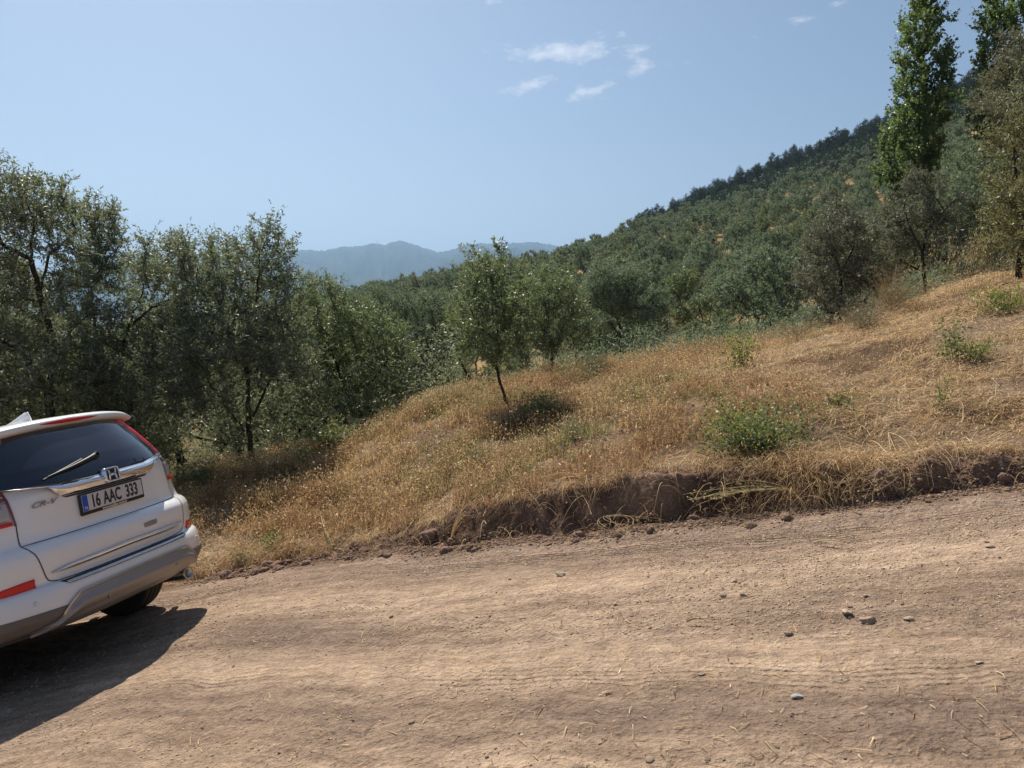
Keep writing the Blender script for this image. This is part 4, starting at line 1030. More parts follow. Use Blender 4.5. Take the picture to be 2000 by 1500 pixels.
for (u, v, w_, me, nm, lab) in [
    (1131, 1052, 27, clods[0], 'clod', 'dark round clod lying on the road in front of the bank'), (1962, 946, 24, clods[1], 'clod', 'rounded clod at the right end under the undercut bank'),
    (838, 1052, 34, clods[2], 'clod', 'large dark clod fallen at the foot of the bank'), (1537, 1016, 24, clods[3], 'clod', 'clod at the road edge below the dry fallen branch'), (1715, 950, 46, clods[4], 'clod', 'largest crumbled lump of earth below the straw tuft'),
    (1610, 930, 40, clods[1], 'clod', 'lump of earth below the wide green shrub'), (884, 1060, 22, clods[3], 'clod', 'small clod right of the large dark one'), (690, 1072, 20, clods[0], 'clod', 'clod on the crumbled edge left of the large dark one'),
    (1652, 1200, 27, stonesP[0], 'stone', 'pale tan stone beside the dark one in the loose gravel'), (1694, 1219, 34, stonesB[0], 'stone', 'long dark brown stone right of the pale tan stone'),
    (1556, 1367, 24, stonesG[0], 'stone', 'flat grey stone lying alone low on the track'), (1269, 1492, 20, stonesB[1], 'stone', 'dark stone at the bottom edge of the picture'), (1383, 1489, 18, stonesB[2], 'stone', 'brown stone at the bottom edge right of the dark one'),
    (1541, 1241, 18, stonesB[3], 'stone', 'small ridged brown stone above the flat grey one'), (1932, 1070, 18, stonesP[1], 'stone', 'pale stone high on the right of the track'), (1096, 1126, 22, stonesP[2], 'stone', 'flat pale stone below the dark round clod'),
    (1412, 1166, 14, stonesB[1], 'stone', 'left one of two small brown stones in the middle of the track'), (1453, 1166, 16, stonesB[2], 'stone', 'right one of two small brown stones in the middle of the track'), (765, 1206, 13, stonesB[3], 'stone', 'small dark stone on the smooth dust right of the car'),
    (951, 1480, 14, stonesB[0], 'stone', 'dark stone near the bottom edge left of the other two'), (803, 1417, 13, stonesB[1], 'stone', 'small brown stone low on the left half of the track'), (1188, 1358, 14, stonesB[2], 'stone', 'small dark stone left of the flat grey one'),
    (1774, 1215, 20, stonesP[1], 'stone', 'half buried pale stone right of the long dark stone'), (1370, 1318, 16, stonesP[2], 'stone', 'flat pale chip left above the flat grey stone'), (1912, 1299, 14, stonesP[0], 'stone', 'pale pebble at the right of the track'),
    (318, 1256, 11, stonesB[3], 'stone', 'small brown stone at the edge of the car shadow')]:
    put_rock(nm, me, u, v, w_, lab, nm, None, rg)
for i in range(95):
    u = rg.uniform(390, 2010) if i > 25 else rg.uniform(390, 800); a = pd(u, 900)[0]; r = foot_r(u) + rg.normal(-.10, .10); x, y = r * math.sin(a), r * math.cos(a)
    put_rock('clod', clods[i % 5], 0, 0, 7 + 20 * rg.random() ** 2.5, 'crumbled earth clod along the foot of the bank', 'clod', 'clods fallen from the bank', rg, .9, Vector((x, y, gz(x, y))))
for i in range(60):
    u, v = rg.uniform(120, 2000), rg.uniform(1060, 1495)
    if v < 1175 - .12 * (u - 400) or (u < 420): continue
    me = (stonesB + stonesP)[int(rg.integers(0, 7))]
    put_rock('stone', me, u, v, rg.uniform(6, 12), 'small loose stone scattered on the dusty track', 'stone', 'small stones on the track', rg)

def gravel(name, x, y, size, cols, rg, label, cat, zoff=.25):
    n = len(x); z = ground_z(x, y)
    base = I1[None] * (1 + rg.normal(0, .22, (n, len(I1), 1))); base = base * np.stack([size, size * rg.uniform(.5, 1, n), size * rg.uniform(.35, .7, n)], -1)[:, None]
    a = rg.uniform(0, 6.28, n)[:, None]; X_ = base[..., 0] * np.cos(a) - base[..., 1] * np.sin(a); Y_ = base[..., 0] * np.sin(a) + base[..., 1] * np.cos(a)
    V = np.stack([X_ + x[:, None], Y_ + y[:, None], base[..., 2] + (z + size * zoff)[:, None]], -1).reshape(-1, 3)
    F = (F1_[None] + (np.arange(n) * len(I1))[:, None, None]).reshape(-1, 3)
    return tag(link(name, np_mesh(name, V, F, mat_rubble, False, np.repeat(cols, len(I1), axis=0))), label, cat, kind='stuff')
mat_rubble = colmat('loose_grit', .95, 0.0, .1)
n = 95000; u = rg.uniform(-50, 2080, n); f = frr(u); r = 2.1 + (f - 2.1) * rg.random(n) ** .8; a = np.arctan((u - 1000) / F_PX); x, y = r * np.sin(a), r * np.cos(a); dd = y - y_edge(x)
pn = np.clip(.08 + 1.9 * fbm(x * .8, dd * 1.6, 3, 501) + .55 * np.exp(-((dd + 1.75) / .45) ** 2) + .35 * np.exp(-((dd + .6) / .4) ** 2) + .9 * np.exp(-((dd + .05) / .12) ** 2), .03, 1)
k = rng.random(n) < pn if len(rng.random(1)) and False else rg.random(n) < pn
x, y, r = x[k], y[k], r[k]; n = len(x)
size = .0018 + .0068 * rg.random(n) ** 6; size *= (.7 + .09 * r)
tint = np.array([(.48, .36, .25), (.36, .26, .18), (.56, .44, .32), (.26, .18, .125), (.50, .38, .27)])[rg.integers(0, 5, n)] * rg.uniform(.8, 1.15, (n, 1))
gravel('gravel', x, y, size, tint, rg, 'loose grit and pebbles strewn over the dirt road', 'gravel', .05)
n = 16000; u = rg.uniform(330, 2080, n); a = np.arctan((u - 1000) / F_PX); r = frr(u) + rg.normal(-.06, .085, n); x, y = r * np.sin(a), r * np.cos(a); size = .003 + .015 * rg.random(n) ** 5
tint = np.array([(.22, .14, .095), (.26, .17, .12), (.17, .11, .075), (.32, .22, .16)])[rg.integers(0, 4, n)]
gravel('crumbled_earth', x, y, size, tint, rg, 'crumbled dark soil heaped along the foot of the bank', 'rubble', .1)

# straw chips on the road
n = 4200; u = rg.uniform(-50, 2080, n); f = frr(u); r = f - (f - 2.2) * rg.random(n) ** 1.7; a = np.arctan((u - 1000) / F_PX); x, y = r * np.sin(a), r * np.cos(a)
P = np.stack([x, y, ground_z(x, y) + .006], -1); a = rg.uniform(0, 6.28, n); D_ = np.stack([np.cos(a), np.sin(a), 0 * a], -1); L_ = .012 + .07 * rg.random(n) ** 3
e_ = P + D_ * L_[:, None]; D_[:, 2] = (ground_z(e_[:, 0], e_[:, 1]) + .006 - P[:, 2]) / L_
V1, F1, c1 = strands(P, D_, L_, rg.uniform(.0025, .005, n), pick(rg.choice([2, 1, 4], n, p=[.45, .25, .3]), rg), rg, 0, 2, .03)
tag(link('straw_litter', np_mesh('straw_litter', V1, F1, mat_grass, False, c1)), 'bits of straw and chaff dropped on the dirt road', 'litter', kind='stuff')

# fallen bundles and stalks lying at the foot of the bank
def stalk_bundle(name, root, tip, n, spread, label, cat, seed, leafk=None, col=(.50, .42, .20), lift=.03, rad=.0028, side=.9):
    rg = np.random.default_rng(seed); g = px_ground(*root); t_ = px_ground(*tip); ax_ = np.array(t_ - g); L = np.linalg.norm(ax_); sd_ = unit(np.cross(ax_, (0, 0, 1.0)))
    Vs, Fs, k0, B, D = [], [], 0, [], []
    for i in range(n):
        e = ax_ * rg.uniform(.6, 1.08) + sd_ * rg.uniform(-1.3, 1.3) * spread * L; e[2] += rg.uniform(0, .13) * (lift > .015)
        m_ = e * rg.uniform(.3, .7) + sd_ * rg.normal(0, spread * L * .8) + np.array((0, 0, lift + rg.uniform(0, .06)))
        T = np.linspace(0, 1, 9); pts = [2 * t * (1 - t) * m_ + t * t * e + np.array((0, 0, .015)) for t in T]
        Vv, Ff = prism(pts, [rad * (1.1 - .75 * t) for t in T], 4); Vs.append(Vv); Fs.append(Ff + k0); k0 += len(Vv)
        for j in range(int(9 * side)):
            t = rg.uniform(.35, 1.0); p = 2 * t * (1 - t) * m_ + t * t * e + np.array((0, 0, .015)); q = p + unit(ax_) * rg.uniform(.02, .07) + sd_ * rg.normal(0, .03) + np.array((0, 0, rg.normal(0, .015)))
            Vv, Ff = prism([p, (p + q) / 2, q], [rad * .5, rad * .4, rad * .3], 3); Vs.append(Vv); Fs.append(Ff + k0); k0 += len(Vv); B.append(q); D.append(q - p)
    o = empty(name, tuple(g), label, cat); link('stem', np_mesh('stem', np.concatenate(Vs), np.concatenate(Fs), simple(name + '_stem', col, .75), True), o)
    if B:
        B = np.repeat(np.array(B), 3, axis=0); D = np.repeat(np.array(D), 3, axis=0) / .05 + rg.normal(0, .8, (len(B), 3)); V, F = leaves(B, D, np.full(len(B), .016), np.full(len(B), .007), rg)
        link('leaf_and_seed', np_mesh('seed_head', V, F, m_oat), o)  # seed heads at the ends of the side twigs, no leaves
    return o
stalk_bundle('fallen_branch', (1545, 965), (1345, 1008), 12, .20, 'yellow dry branched stalks lying fanned out at the foot of the bank', 'branch', 1)
stalk_bundle('fallen_branch', (1760, 930), (1600, 990), 9, .34, 'brown dead twigs lying across the fallen soil right of the yellow stalks', 'branch', 2, col=(.36, .25, .15))
stalk_bundle('dead_stalk', (1735, 850), (1770, 965), 3, .10, 'pale stiff stalks leaning down the bank face', 'stalk', 3, side=.4, col=(.6, .48, .28))
stalk_bundle('dead_stalk', (1812, 880), (1858, 944), 3, .08, 'two thin roots hanging from the undercut bank on the right', 'stalk', 4, side=.2, col=(.5, .36, .22))
stalk_bundle('uprooted_tuft', (1180, 1018), (1290, 1042), 14, .55, 'uprooted golden grass lying on the clods below the bank', 'grass tuft', 5, side=.2, col=(.42, .30, .16), rad=.0018, lift=.01)
stalk_bundle('uprooted_tuft', (880, 1062), (915, 1030), 14, .45, 'small uprooted tuft standing on the crumbled soil', 'grass tuft', 6, side=.1, col=(.55, .38, .18), rad=.0025, lift=.08)
stalk_bundle('uprooted_tuft', (420, 1118), (500, 1092), 18, .4, 'dry tuft on the heaped soil beside the exhaust pipe', 'grass tuft', 7, side=.1, col=(.52, .34, .17), rad=.0025, lift=.06)
stalk_bundle('uprooted_tuft', (1700, 905), (1730, 970), 34, .42, 'straw coloured root tuft hanging down the bank left of the undercut', 'grass tuft', 8, side=.1, col=(.62, .44, .22), rad=.0024, lift=.08)
stalk_bundle('dead_stalk', (628, 1012), (640, 1078), 2, .05, 'forked pale stalk leaning on the bank above the tyre marks', 'stalk', 9, side=.6, col=(.68, .56, .34))
stalk_bundle('straw_stalk', (1588, 1066), (1662, 1071), 3, .04, 'short bundle of straw lying on the upper track', 'straw', 10, side=0, col=(.66, .52, .32), lift=.005)
stalk_bundle('straw_stalk', (1340, 1222), (1400, 1226), 3, .12, 'few bent straws lying in the middle of the track', 'straw', 11, side=0, col=(.5, .38, .24), lift=.005)

# ------------------------------------------------------------------ the white car (x to its right, y forward from the rear bumper, z up)
def mat_paint(name, col, rough=.32, coat=.7, metal=0.0, dust=.3):
    m = M(name); n = m.noise(5, 6, .7); n2 = m.noise(90, 4, .6)
    low = m.n.new('ShaderNodeSeparateXYZ'); m.l.new(m.coord(), low.inputs[0])
    mr_ = m.n.new('ShaderNodeMapRange'); m.l.new(low.outputs[2], mr_.inputs[0]); mr_.inputs[1].default_value = .25; mr_.inputs[2].default_value = .85; mr_.inputs[3].default_value = .55; mr_.inputs[4].default_value = .06
    d = m.math('MULTIPLY', mr_.outputs[0], m.math('ADD', .45, m.math('MULTIPLY', n, 1.0))); d = m.math('MULTIPLY', d, dust)
    m.set('Base Color', m.mix(d, col, (.42, .31, .22))); m.set('Roughness', m.math('ADD', rough, m.math('MULTIPLY', d, .6))); m.set('Metallic', metal)
    m.set('Coat Weight', coat); m.set('Coat Roughness', .06); m.set('Normal', m.bump(n2, .02, .002)); return m.m
c_white = mat_paint('white_paint', (.88, .88, .87)); c_clad = mat_paint('grey_cladding', (.055, .056, .06), .5, .1, dust=.9); c_skid = mat_paint('silver_skid', (.30, .30, .31), .38, .2, .6, .6)
c_black = simple('black_plastic', (.018, .018, .02), .5); c_under = simple('underbody_black', (.012, .011, .010), .9); c_rubber = simple('tyre_rubber', (.03, .028, .026), .85, bump=.4)
c_chrome = simple('chrome', (.80, .81, .83), .10, 1.0, .03); c_rim = simple('alloy', (.45, .45, .46), .35, .9)
def glassy(name, col, rough=.04, spec=.6, coat=1.0):
    m = M(name); m.set('Base Color', m.ramp(m.noise(3, 2), [(0, col), (1, tuple(c * 1.15 for c in col))])); m.set('Roughness', rough); m.set('Specular IOR Level', spec); m.set('Coat Weight', coat); m.set('Coat Roughness', .02); return m.m
c_glass = glassy('tinted_glass', (.016, .018, .030), .03, .55, .6); c_red = glassy('red_lens', (.62, .012, .012), .22, .4, .35); c_dred = glassy('dark_red_lens', (.20, .008, .012), .1)
c_clear = glassy('clear_lens', (.40, .37, .36), .15); c_plate = simple('plate_white', (.62, .60, .60), .5, var=.03); c_blue = simple('plate_blue', (.02, .09, .50), .5); c_ink = simple('plate_ink', (.02, .02, .022), .5); c_inkw = simple('frame_lettering', (.75, .68, .5), .5)
c_seam = simple('seam_dark', (.04, .04, .045), .7)

_Z = [.315, .34, .375, .42, .50, .555, .585, .600, .606, .625, .66, .70, .76, .80, .83, .848, .857, .875, .92, 1.0, 1.08, 1.14, 1.18, 1.22, 1.30, 1.40, 1.50, 1.54, 1.575, 1.60, 1.62, 1.635, 1.645]
_R = [.16, .07, .01, -.015, -.02, -.015, -.005, .012, .035, .040, .026, .018, .014, .016, .032, .052, .072, .082, .086, .084, .078, .075, .088, .100, .140, .205, .275, .31, .40, .55, .80, 1.10, 1.45]
_W = [.80, .84, .885, .905, .91, .91, .91, .91, .91, .91, .91, .91, .91, .91, .908, .905, .90, .895, .885, .87, .845, .815, .80, .79, .765, .735, .695, .675, .635, .575, .48, .36, .16]
_F = [4.40, 4.48, 4.55, 4.58, 4.58, 4.57, 4.56, 4.56, 4.56, 4.55, 4.54, 4.52, 4.50, 4.46, 4.42, 4.38, 4.35, 4.28, 4.15, 3.86, 3.52, 3.38, 3.30, 3.22, 3.05, 2.82, 2.58, 2.46, 2.35, 2.25, 2.1, 1.9, 1.62]
def prof(z): return np.interp(z, _Z, _R)
def wid(z): return np.interp(z, _Z, _W)
def Yr(x, z):
    x = np.asarray(x, float); w = wid(z); ax_ = np.minimum(np.abs(x), w); xs = ax_ / w * .90
    c = .24 * (xs / .87) ** 3.3; rc = .10; t = np.clip((ax_ - (w - rc)) / rc, 0, 1); top = np.clip((1.60 - np.asarray(z)) / .1, 0, 1)
    return prof(z) + c + .13 * (1 - np.sqrt(np.maximum(1 - t * t, 0)))
def Yf(x, z):
    w = wid(z); ax_ = np.minimum(np.abs(x), w); rc = .16; t = np.clip((ax_ - (w - rc)) / rc, 0, 1)
    return np.interp(z, _Z, _F) - .30 * (ax_ / w) ** 2.6 * np.interp(z, [0, 1.5, 1.64], [1, .7, .1]) - .22 * (1 - np.sqrt(np.maximum(1 - t * t, 0)))

car = empty('car', (0, 0, 0), 'white sport utility car parked facing away at the left edge, dusty tailgate in view', 'car')
Mx = CAR_R.to_4x4(); Mx.translation = CAR_O; car.matrix_world = Mx
def cpart(name, V, F, mat, smooth=True, parent=None, midx=None, mats=None):
    return link(name, np_mesh(name, V, F, mat, smooth), parent or car)
zr = np.unique(np.concatenate([np.linspace(a, b, max(2, int((b - a) / .012) + 1)) for a, b in zip(_Z[:-1], _Z[1:])]))
th_ = np.linspace(-math.pi / 2, math.pi / 2, 81); loopV = []
for z in zr:
    w = float(wid(z)); xr = w * np.sin(th_); yr = Yr(xr, z); yf = Yf(xr, z)
    ys = np.linspace(yr[-1], yf[-1], 92)[1:-1]
    loopV.append(np.concatenate([np.c_[xr, yr], np.c_[np.full(90, w), ys], np.c_[xr[::-1], yf[::-1]], np.c_[np.full(90, -w), ys[::-1]]]))
K_ = len(loopV[0]); V = np.concatenate([np.c_[l, np.full(K_, z)] for l, z in zip(loopV, zr)])
i = np.arange(len(zr) * K_).reshape(len(zr), K_); j = np.roll(i, -1, 1)
F = np.stack([i[:-1], j[:-1], j[1:], i[1:]], -1).reshape(-1, 4)
cen = V[F].mean(1)
cut = np.zeros(len(F), bool)
for wy in (.97, 3.59): cut |= (np.hypot(cen[:, 1] - wy, cen[:, 2] - .345) < .405) & (np.abs(cen[:, 0]) > .60) & (cen[:, 2] < .80)
F = F[~cut]
capc = len(V); V = np.concatenate([V, [[0, 1.52, zr[-1] + .004]]]); last = i[-1]; Ft = np.stack([last, np.roll(last, -1), np.full(K_, capc)], -1)
cpart('body', V, [F, Ft], c_white)
bm = bmesh.new(); bmesh.ops.create_cube(bm, size=1)
for v in bm.verts: v.co = Vector((v.co.x * 1.26, v.co.y * 4.1 + 2.3, v.co.z * .40 + .56))
bmesh.ops.bevel(bm, geom=bm.edges[:], offset=.03, segments=2); me = bpy.data.meshes.new('underbody'); bm.to_mesh(me); bm.free(); me.materials.append(c_under); link('underbody', me, car)

def S_rear(x, z): return np.stack([x, Yr(x, z), z], -1)
def nrm_rear(x, z):
    e = 1e-3; a = S_rear(x + e, z) - S_rear(x - e, z); b = S_rear(x, z + e) - S_rear(x, z - e); n = np.cross(a, b); n = unit(n); return np.where((n[..., 1:2] > 0), -n, n)
def patch(name, top, bot, mat, off=.005, n=40, m=8, parent=None, skirt=.012, smooth=True):
    """panel following the tail of the car between two edge lines given as [(x, z), ...]"""
    top, bot = np.array(top, float), np.array(bot, float)
    def samp(P, t):
        L = np.r_[0, np.cumsum(np.hypot(*np.diff(P, axis=0).T))]; L /= L[-1]; return np.stack([np.interp(t, L, P[:, 0]), np.interp(t, L, P[:, 1])], -1)
    t = np.linspace(0, 1, n); a, b = samp(top, t), samp(bot, t); v = np.linspace(0, 1, m)[:, None, None]
    G = b[None] * (1 - v) + a[None] * v; x, z = G[..., 0], G[..., 1]
    N_r = nrm_rear(x, z); o = off(t[None] * np.ones_like(x), v[..., 0] * np.ones_like(x)) if callable(off) else np.full(x.shape, off)
    P = S_rear(x, z) + N_r * o[..., None]; V = P.reshape(-1, 3); i = np.arange(n * m).reshape(m, n)
    F = np.stack([i[:-1, :-1], i[:-1, 1:], i[1:, 1:], i[1:, :-1]], -1).reshape(-1, 4)
    ring = np.concatenate([i[0, :], i[1:, -1], i[-1, -2::-1], i[-2:0:-1, 0]]); Nf = N_r.reshape(-1, 3); k = len(V)
    V = np.concatenate([V, V[ring] - Nf[ring] * skirt]); q = np.arange(len(ring)) + k
    Fs = np.stack([ring, q, np.roll(q, -1), np.roll(ring, -1)], -1)
    o_ = cpart(name, V, np.concatenate([F, Fs]), mat, smooth, parent)
    return o_
def mirror(P): return [(-x, z) for x, z in P]
def both(name, top, bot, mat, **k):
    return [patch(name, top, bot, mat, **k), patch(name, mirror(top)[::-1], mirror(bot)[::-1], mat, **k)]
def ribbon(name, line, wdt, mat, off=.003, parent=None):
    L = np.array(line, float); s = np.r_[0, np.cumsum(np.hypot(*np.diff(L, axis=0).T))]; t = np.linspace(0, s[-1], max(12, int(s[-1] / .012)))
    P = np.stack([np.interp(t, s, L[:, 0]), np.interp(t, s, L[:, 1])], -1)
    for _ in range(3): P[1:-1] = (P[:-2] + 2 * P[1:-1] + P[2:]) / 4
    d = unit(np.gradient(P, axis=0)); nn_ = np.stack([-d[:, 1], d[:, 0]], -1) * wdt / 2
    A, B = P + nn_, P - nn_
    V = np.concatenate([S_rear(A[:, 0], A[:, 1]) + nrm_rear(A[:, 0], A[:, 1]) * off, S_rear(B[:, 0], B[:, 1]) + nrm_rear(B[:, 0], B[:, 1]) * off]); n = len(P); i = np.arange(n - 1)
    return cpart(name, V, np.stack([i, i + 1, i + 1 + n, i + n], -1), mat, True, parent)

glass_e = [(1.19, .655), (1.25, .638), (1.35, .585), (1.44, .525), (1.525, .44)]
gz_, gx_ = zip(*glass_e)
# tailgate window
win = patch('rear_window', [(-.44, 1.53), (0, 1.535), (.44, 1.53)], [(-.645, 1.20), (-.4, 1.175), (0, 1.16), (.4, 1.175), (.645, 1.20)], c_glass, off=.006, n=80, m=30)
# (straight sides of the grid are bowed outwards by side strips of glass)
for s in (-1, 1):
    zz = np.linspace(1.20, 1.53, 24); xo = np.interp(zz, gz_, gx_); xi = .645 + (.44 - .645) * (zz - 1.20) / .33
    A = np.c_[s * (xi - .004), zz]; B = np.c_[s * np.maximum(xo, xi), zz]; 
    V = np.concatenate([S_rear(A[:, 0], A[:, 1]) + nrm_rear(A[:, 0], A[:, 1]) * .0062, S_rear(B[:, 0], B[:, 1]) + nrm_rear(B[:, 0], B[:, 1]) * .0062]); n = len(zz); i = np.arange(n - 1)
    cpart('window_edge', V, np.stack([i, i + 1, i + 1 + n, i + n], -1), c_glass, True, win)
# red lamp strips beside the glass and the lamps below them
for s in (-1, 1):
    zz = np.linspace(1.19, 1.525, 30); xo = wid(zz) * .985; xi = np.interp(zz, gz_, gx_) + .004
    rows = [S_rear(s * (xi + (xo - xi) * k), zz) + nrm_rear(s * (xi + (xo - xi) * k), zz) * (.016 if 0 < k < 1 else .004) for k in (0, .08, .3, .6, .92, 1)]
    n = len(zz); V = np.concatenate(rows); F = np.concatenate([np.stack([np.arange(n - 1) + k * n, np.arange(n - 1) + 1 + k * n, np.arange(n - 1) + 1 + (k + 1) * n, np.arange(n - 1) + (k + 1) * n], -1) for k in range(5)])
    lamp = cpart('tail_light', V, F, c_red, True)
    def lam(name, z0, z1, mat, off, x0=.648, x1=.985):
        zz = np.linspace(z0, z1, 10); rows = []
        for k in np.linspace(0, 1, 14):
            xo = wid(zz) * x1; x = s * (x0 + (xo - x0) * k); e = off if 0 < k < 1 else .002
            ee = np.full(len(zz), e); ee[0] = ee[-1] = .002
            rows.append(S_rear(x, zz) + nrm_rear(x, zz) * ee[:, None])
        n = len(zz); V = np.concatenate(rows); F = np.concatenate([np.stack([np.arange(n - 1) + k * n, np.arange(n - 1) + 1 + k * n, np.arange(n - 1) + 1 + (k + 1) * n, np.arange(n - 1) + (k + 1) * n], -1) for k in range(13)])
        return cpart(name, V, F, mat, True, lamp)
    lam('lens', .995, 1.02, c_red, .018); lam('clear_lens', 1.024, 1.140, c_clear, .016); lam('lens', 1.143, 1.163, c_dred, .018); lam('chrome_line', 1.166, 1.182, c_chrome, .019); lam('lens', 1.185, 1.197, c_red, .018)
    # little reflector cells inside the clear part
    lam('bulb_holder', 1.055, 1.085, c_chrome, .0175, .70, .93); lam('bulb_holder', 1.100, 1.128, simple('lamp_inner', (.22, .17, .14), .3), .0175, .67, .9)
    ribbon('lamp_edge', [(s * .642, 1.20), (s * .642, 1.10), (s * .638, .99)], .012, c_dred, .006, lamp)
# chrome bar
def og(t, v): return .004 + .034 * (1 - v)
bar = patch('chrome_bar', [(-.645, 1.214), (-.48, 1.192), (-.36, 1.176), (0, 1.172), (.36, 1.176), (.48, 1.192), (.645, 1.214)], [(-.645, 1.199), (-.50, 1.168), (-.36, 1.143), (0, 1.138), (.36, 1.143), (.50, 1.168), (.645, 1.199)], c_chrome, off=og, n=90, m=6, skirt=.004)
def ol(t, v): return .006 + .032 * v ** .7
patch('bar_underside', [(-.44, 1.156), (-.36, 1.143), (0, 1.138), (.36, 1.143), (.44, 1.156)], [(-.375, 1.094), (-.2, 1.090), (0, 1.089), (.2, 1.090), (.375, 1.094)], c_chrome, off=ol, n=70, m=6, parent=bar, skirt=.006)
patch('lamp_recess', [(-.36, 1.088), (0, 1.086), (.36, 1.088)], [(-.33, 1.078), (0, 1.077), (.33, 1.078)], c_black, off=.004, n=30, m=3)
# emblem: rounded square ring with an upright H
ey = float(Yr(0, 1.15)) - .055
def rring(w, h, r, n=8):
    P = []
    for cx, cz, a0 in ((w - r, h - r, 0), (-(w - r), h - r, 90), (-(w - r), -(h - r), 180), (w - r, -(h - r), 270)):
        for k in range(n + 1): a = rad(a0 + 90 * k / n); P.append((cx + r * math.cos(a), cz + r * math.sin(a)))
    return np.array(P)
def extr(P, y0, y1):
    n = len(P); V = np.concatenate([np.c_[P[:, 0], np.full(n, y0), P[:, 1]], np.c_[P[:, 0], np.full(n, y1), P[:, 1]]]); i = np.arange(n); j = np.roll(i, -1)
    return V, np.stack([i, j, j + n, i + n], -1)
O_, I_ = rring(.058, .047, .022), rring(.050, .039, .017); n = len(O_)
V = np.concatenate([np.c_[O_[:, 0] * 1.02, np.full(n, ey + .05), O_[:, 1]], np.c_[O_[:, 0], np.full(n, ey), O_[:, 1]], np.c_[I_[:, 0], np.full(n, ey), I_[:, 1]], np.c_[I_[:, 0], np.full(n, ey + .008), I_[:, 1]]]); i = np.arange(n); j = np.roll(i, -1)
F = np.concatenate([np.stack([i + a * n, j + a * n, j + (a + 1) * n, i + (a + 1) * n], -1) for a in range(3)]); V[:, 2] += 1.150
em = cpart('emblem', V, F, c_chrome, True)
V = np.c_[I_[:, 0] * 1.01, np.full(n, ey + .007), I_[:, 1] * 1.01 + 1.150]; V = np.concatenate([V, [[0, ey + .007, 1.150]]]); cpart('emblem_face', V, np.stack([i, j, np.full(n, n)], -1), c_ink, False, em)
Hs = []
for s in (-1, 1): Hs.append([(s * .036, .034), (s * .022, .034), (s * .017, -.0), (s * .022, -.034), (s * .037, -.034), (s * .029, 0)])
Hs.append([(-.022, .006), (.022, .006), (.022, -.008), (-.022, -.008)])
Vh, Fh, k0 = [], [], 0
for P in Hs:
    bmv = bmesh.new(); vs = [bmv.verts.new((x, 0, z)) for x, z in P]; bmv.faces.new(vs); r_ = bmesh.ops.extrude_face_region(bmv, geom=bmv.faces[:]); [setattr(v, 'co', v.co + Vector((0, .006, 0))) for v in r_['geom'] if isinstance(v, bmesh.types.BMVert)]
    bmesh.ops.triangulate(bmv, faces=bmv.faces[:]); bmv.verts.index_update(); Vh.append(np.array([v.co[:] for v in bmv.verts])); Fh.append(np.array([[v.index for v in f.verts] for f in bmv.faces]) + k0); k0 += len(bmv.verts); bmv.free()
Vh = np.concatenate(Vh); Vh[:, 1] += ey + .0015; Vh[:, 2] += 1.150; cpart('emblem_letter', Vh, np.concatenate(Fh), c_chrome, False, em)

def text_mesh(body, size, sx=1.0, ext=.0008, shear=0.0, bold=0.0):
    cu = bpy.data.curves.new('lettering', 'FONT'); cu.body = body; cu.size = size; cu.align_x = 'CENTER'; cu.align_y = 'CENTER'; cu.extrude = ext; cu.shear = shear; cu.offset = bold; cu.resolution_u = 4
    o = bpy.data.objects.new('lettering', cu); C.objects.link(o); dg = bpy.context.evaluated_depsgraph_get(); me = bpy.data.meshes.new_from_object(o.evaluated_get(dg)); bpy.data.objects.remove(o); bpy.data.curves.remove(cu)
    me.name = 'lettering'
    for v in me.vertices: v.co = Vector((v.co.x * sx, -v.co.z, v.co.y))
    me.materials.clear(); return me
# licence plate in its holder
pl = empty('plate_mount', (0, float(Yr(0, 1.0)) - .014, 1.0045)); pl.parent = car; pl.rotation_euler = (rad(4), 0, 0)
bpy.context.view_layer.update()
def slab(name, x0, x1, z0, z1, y0, y1, mat, parent, bev=.004):
    bm = bmesh.new(); bmesh.ops.create_cube(bm, size=1)
    for v in bm.verts: v.co = Vector(((x0 + x1) / 2 + v.co.x * (x1 - x0), (y0 + y1) / 2 + v.co.y * (y1 - y0), (z0 + z1) / 2 + v.co.z * (z1 - z0)))
    if bev: bmesh.ops.bevel(bm, geom=bm.edges[:], offset=bev, segments=2)
    me = bpy.data.meshes.new(name); bm.to_mesh(me); bm.free(); me.materials.append(mat); return link(name, me, parent)
plate = slab('number_plate', -.266, .266, -.0685, .0685, -.006, .012, c_black, car, .004)
plate.matrix_basis = Matrix.Translation(pl.location) @ Matrix.Rotation(rad(4), 4, 'X'); bpy.data.objects.remove(pl)
slab('plate_face', -.256, .256, -.046, .060, -.0085, -.005, c_plate, plate, .001); slab('country_band', -.254, -.212, -.044, .058, -.0100, -.0084, c_blue, plate, 0)
for body, size, sx, x, z, mat, y, b in (('16', .116, .64, -.150, .004, c_ink, -.0095, .0030), ('AAC', .116, .64, -.010, .004, c_ink, -.0095, .0030), ('333', .116, .64, .160, .004, c_ink, -.0095, .0030), ('TR', .026, .9, -.233, -.026, c_plate, -.0108, .0004), ('www.bediler.com.tr', .026, 1.0, .0, -.0575, c_inkw, -.0072, .0006)):
    me = text_mesh(body, size, sx, bold=b); me.materials.append(mat); o = link('plate_lettering', me, plate); o.location = (x, y, z)
# model badge
me = text_mesh('CR-V', .044, 1.5, .002, .5, .0005); me.materials.append(simple('badge_metal', (.30, .30, .31), .3, .9)); o = link('model_badge', me, car); o.location = (-.485, float(Yr(.485, 1.075)) - .008, 1.078); o.rotation_euler = (rad(-2), 0, -math.atan2(float(Yr(.56, 1.07) - Yr(.40, 1.07)), .16))
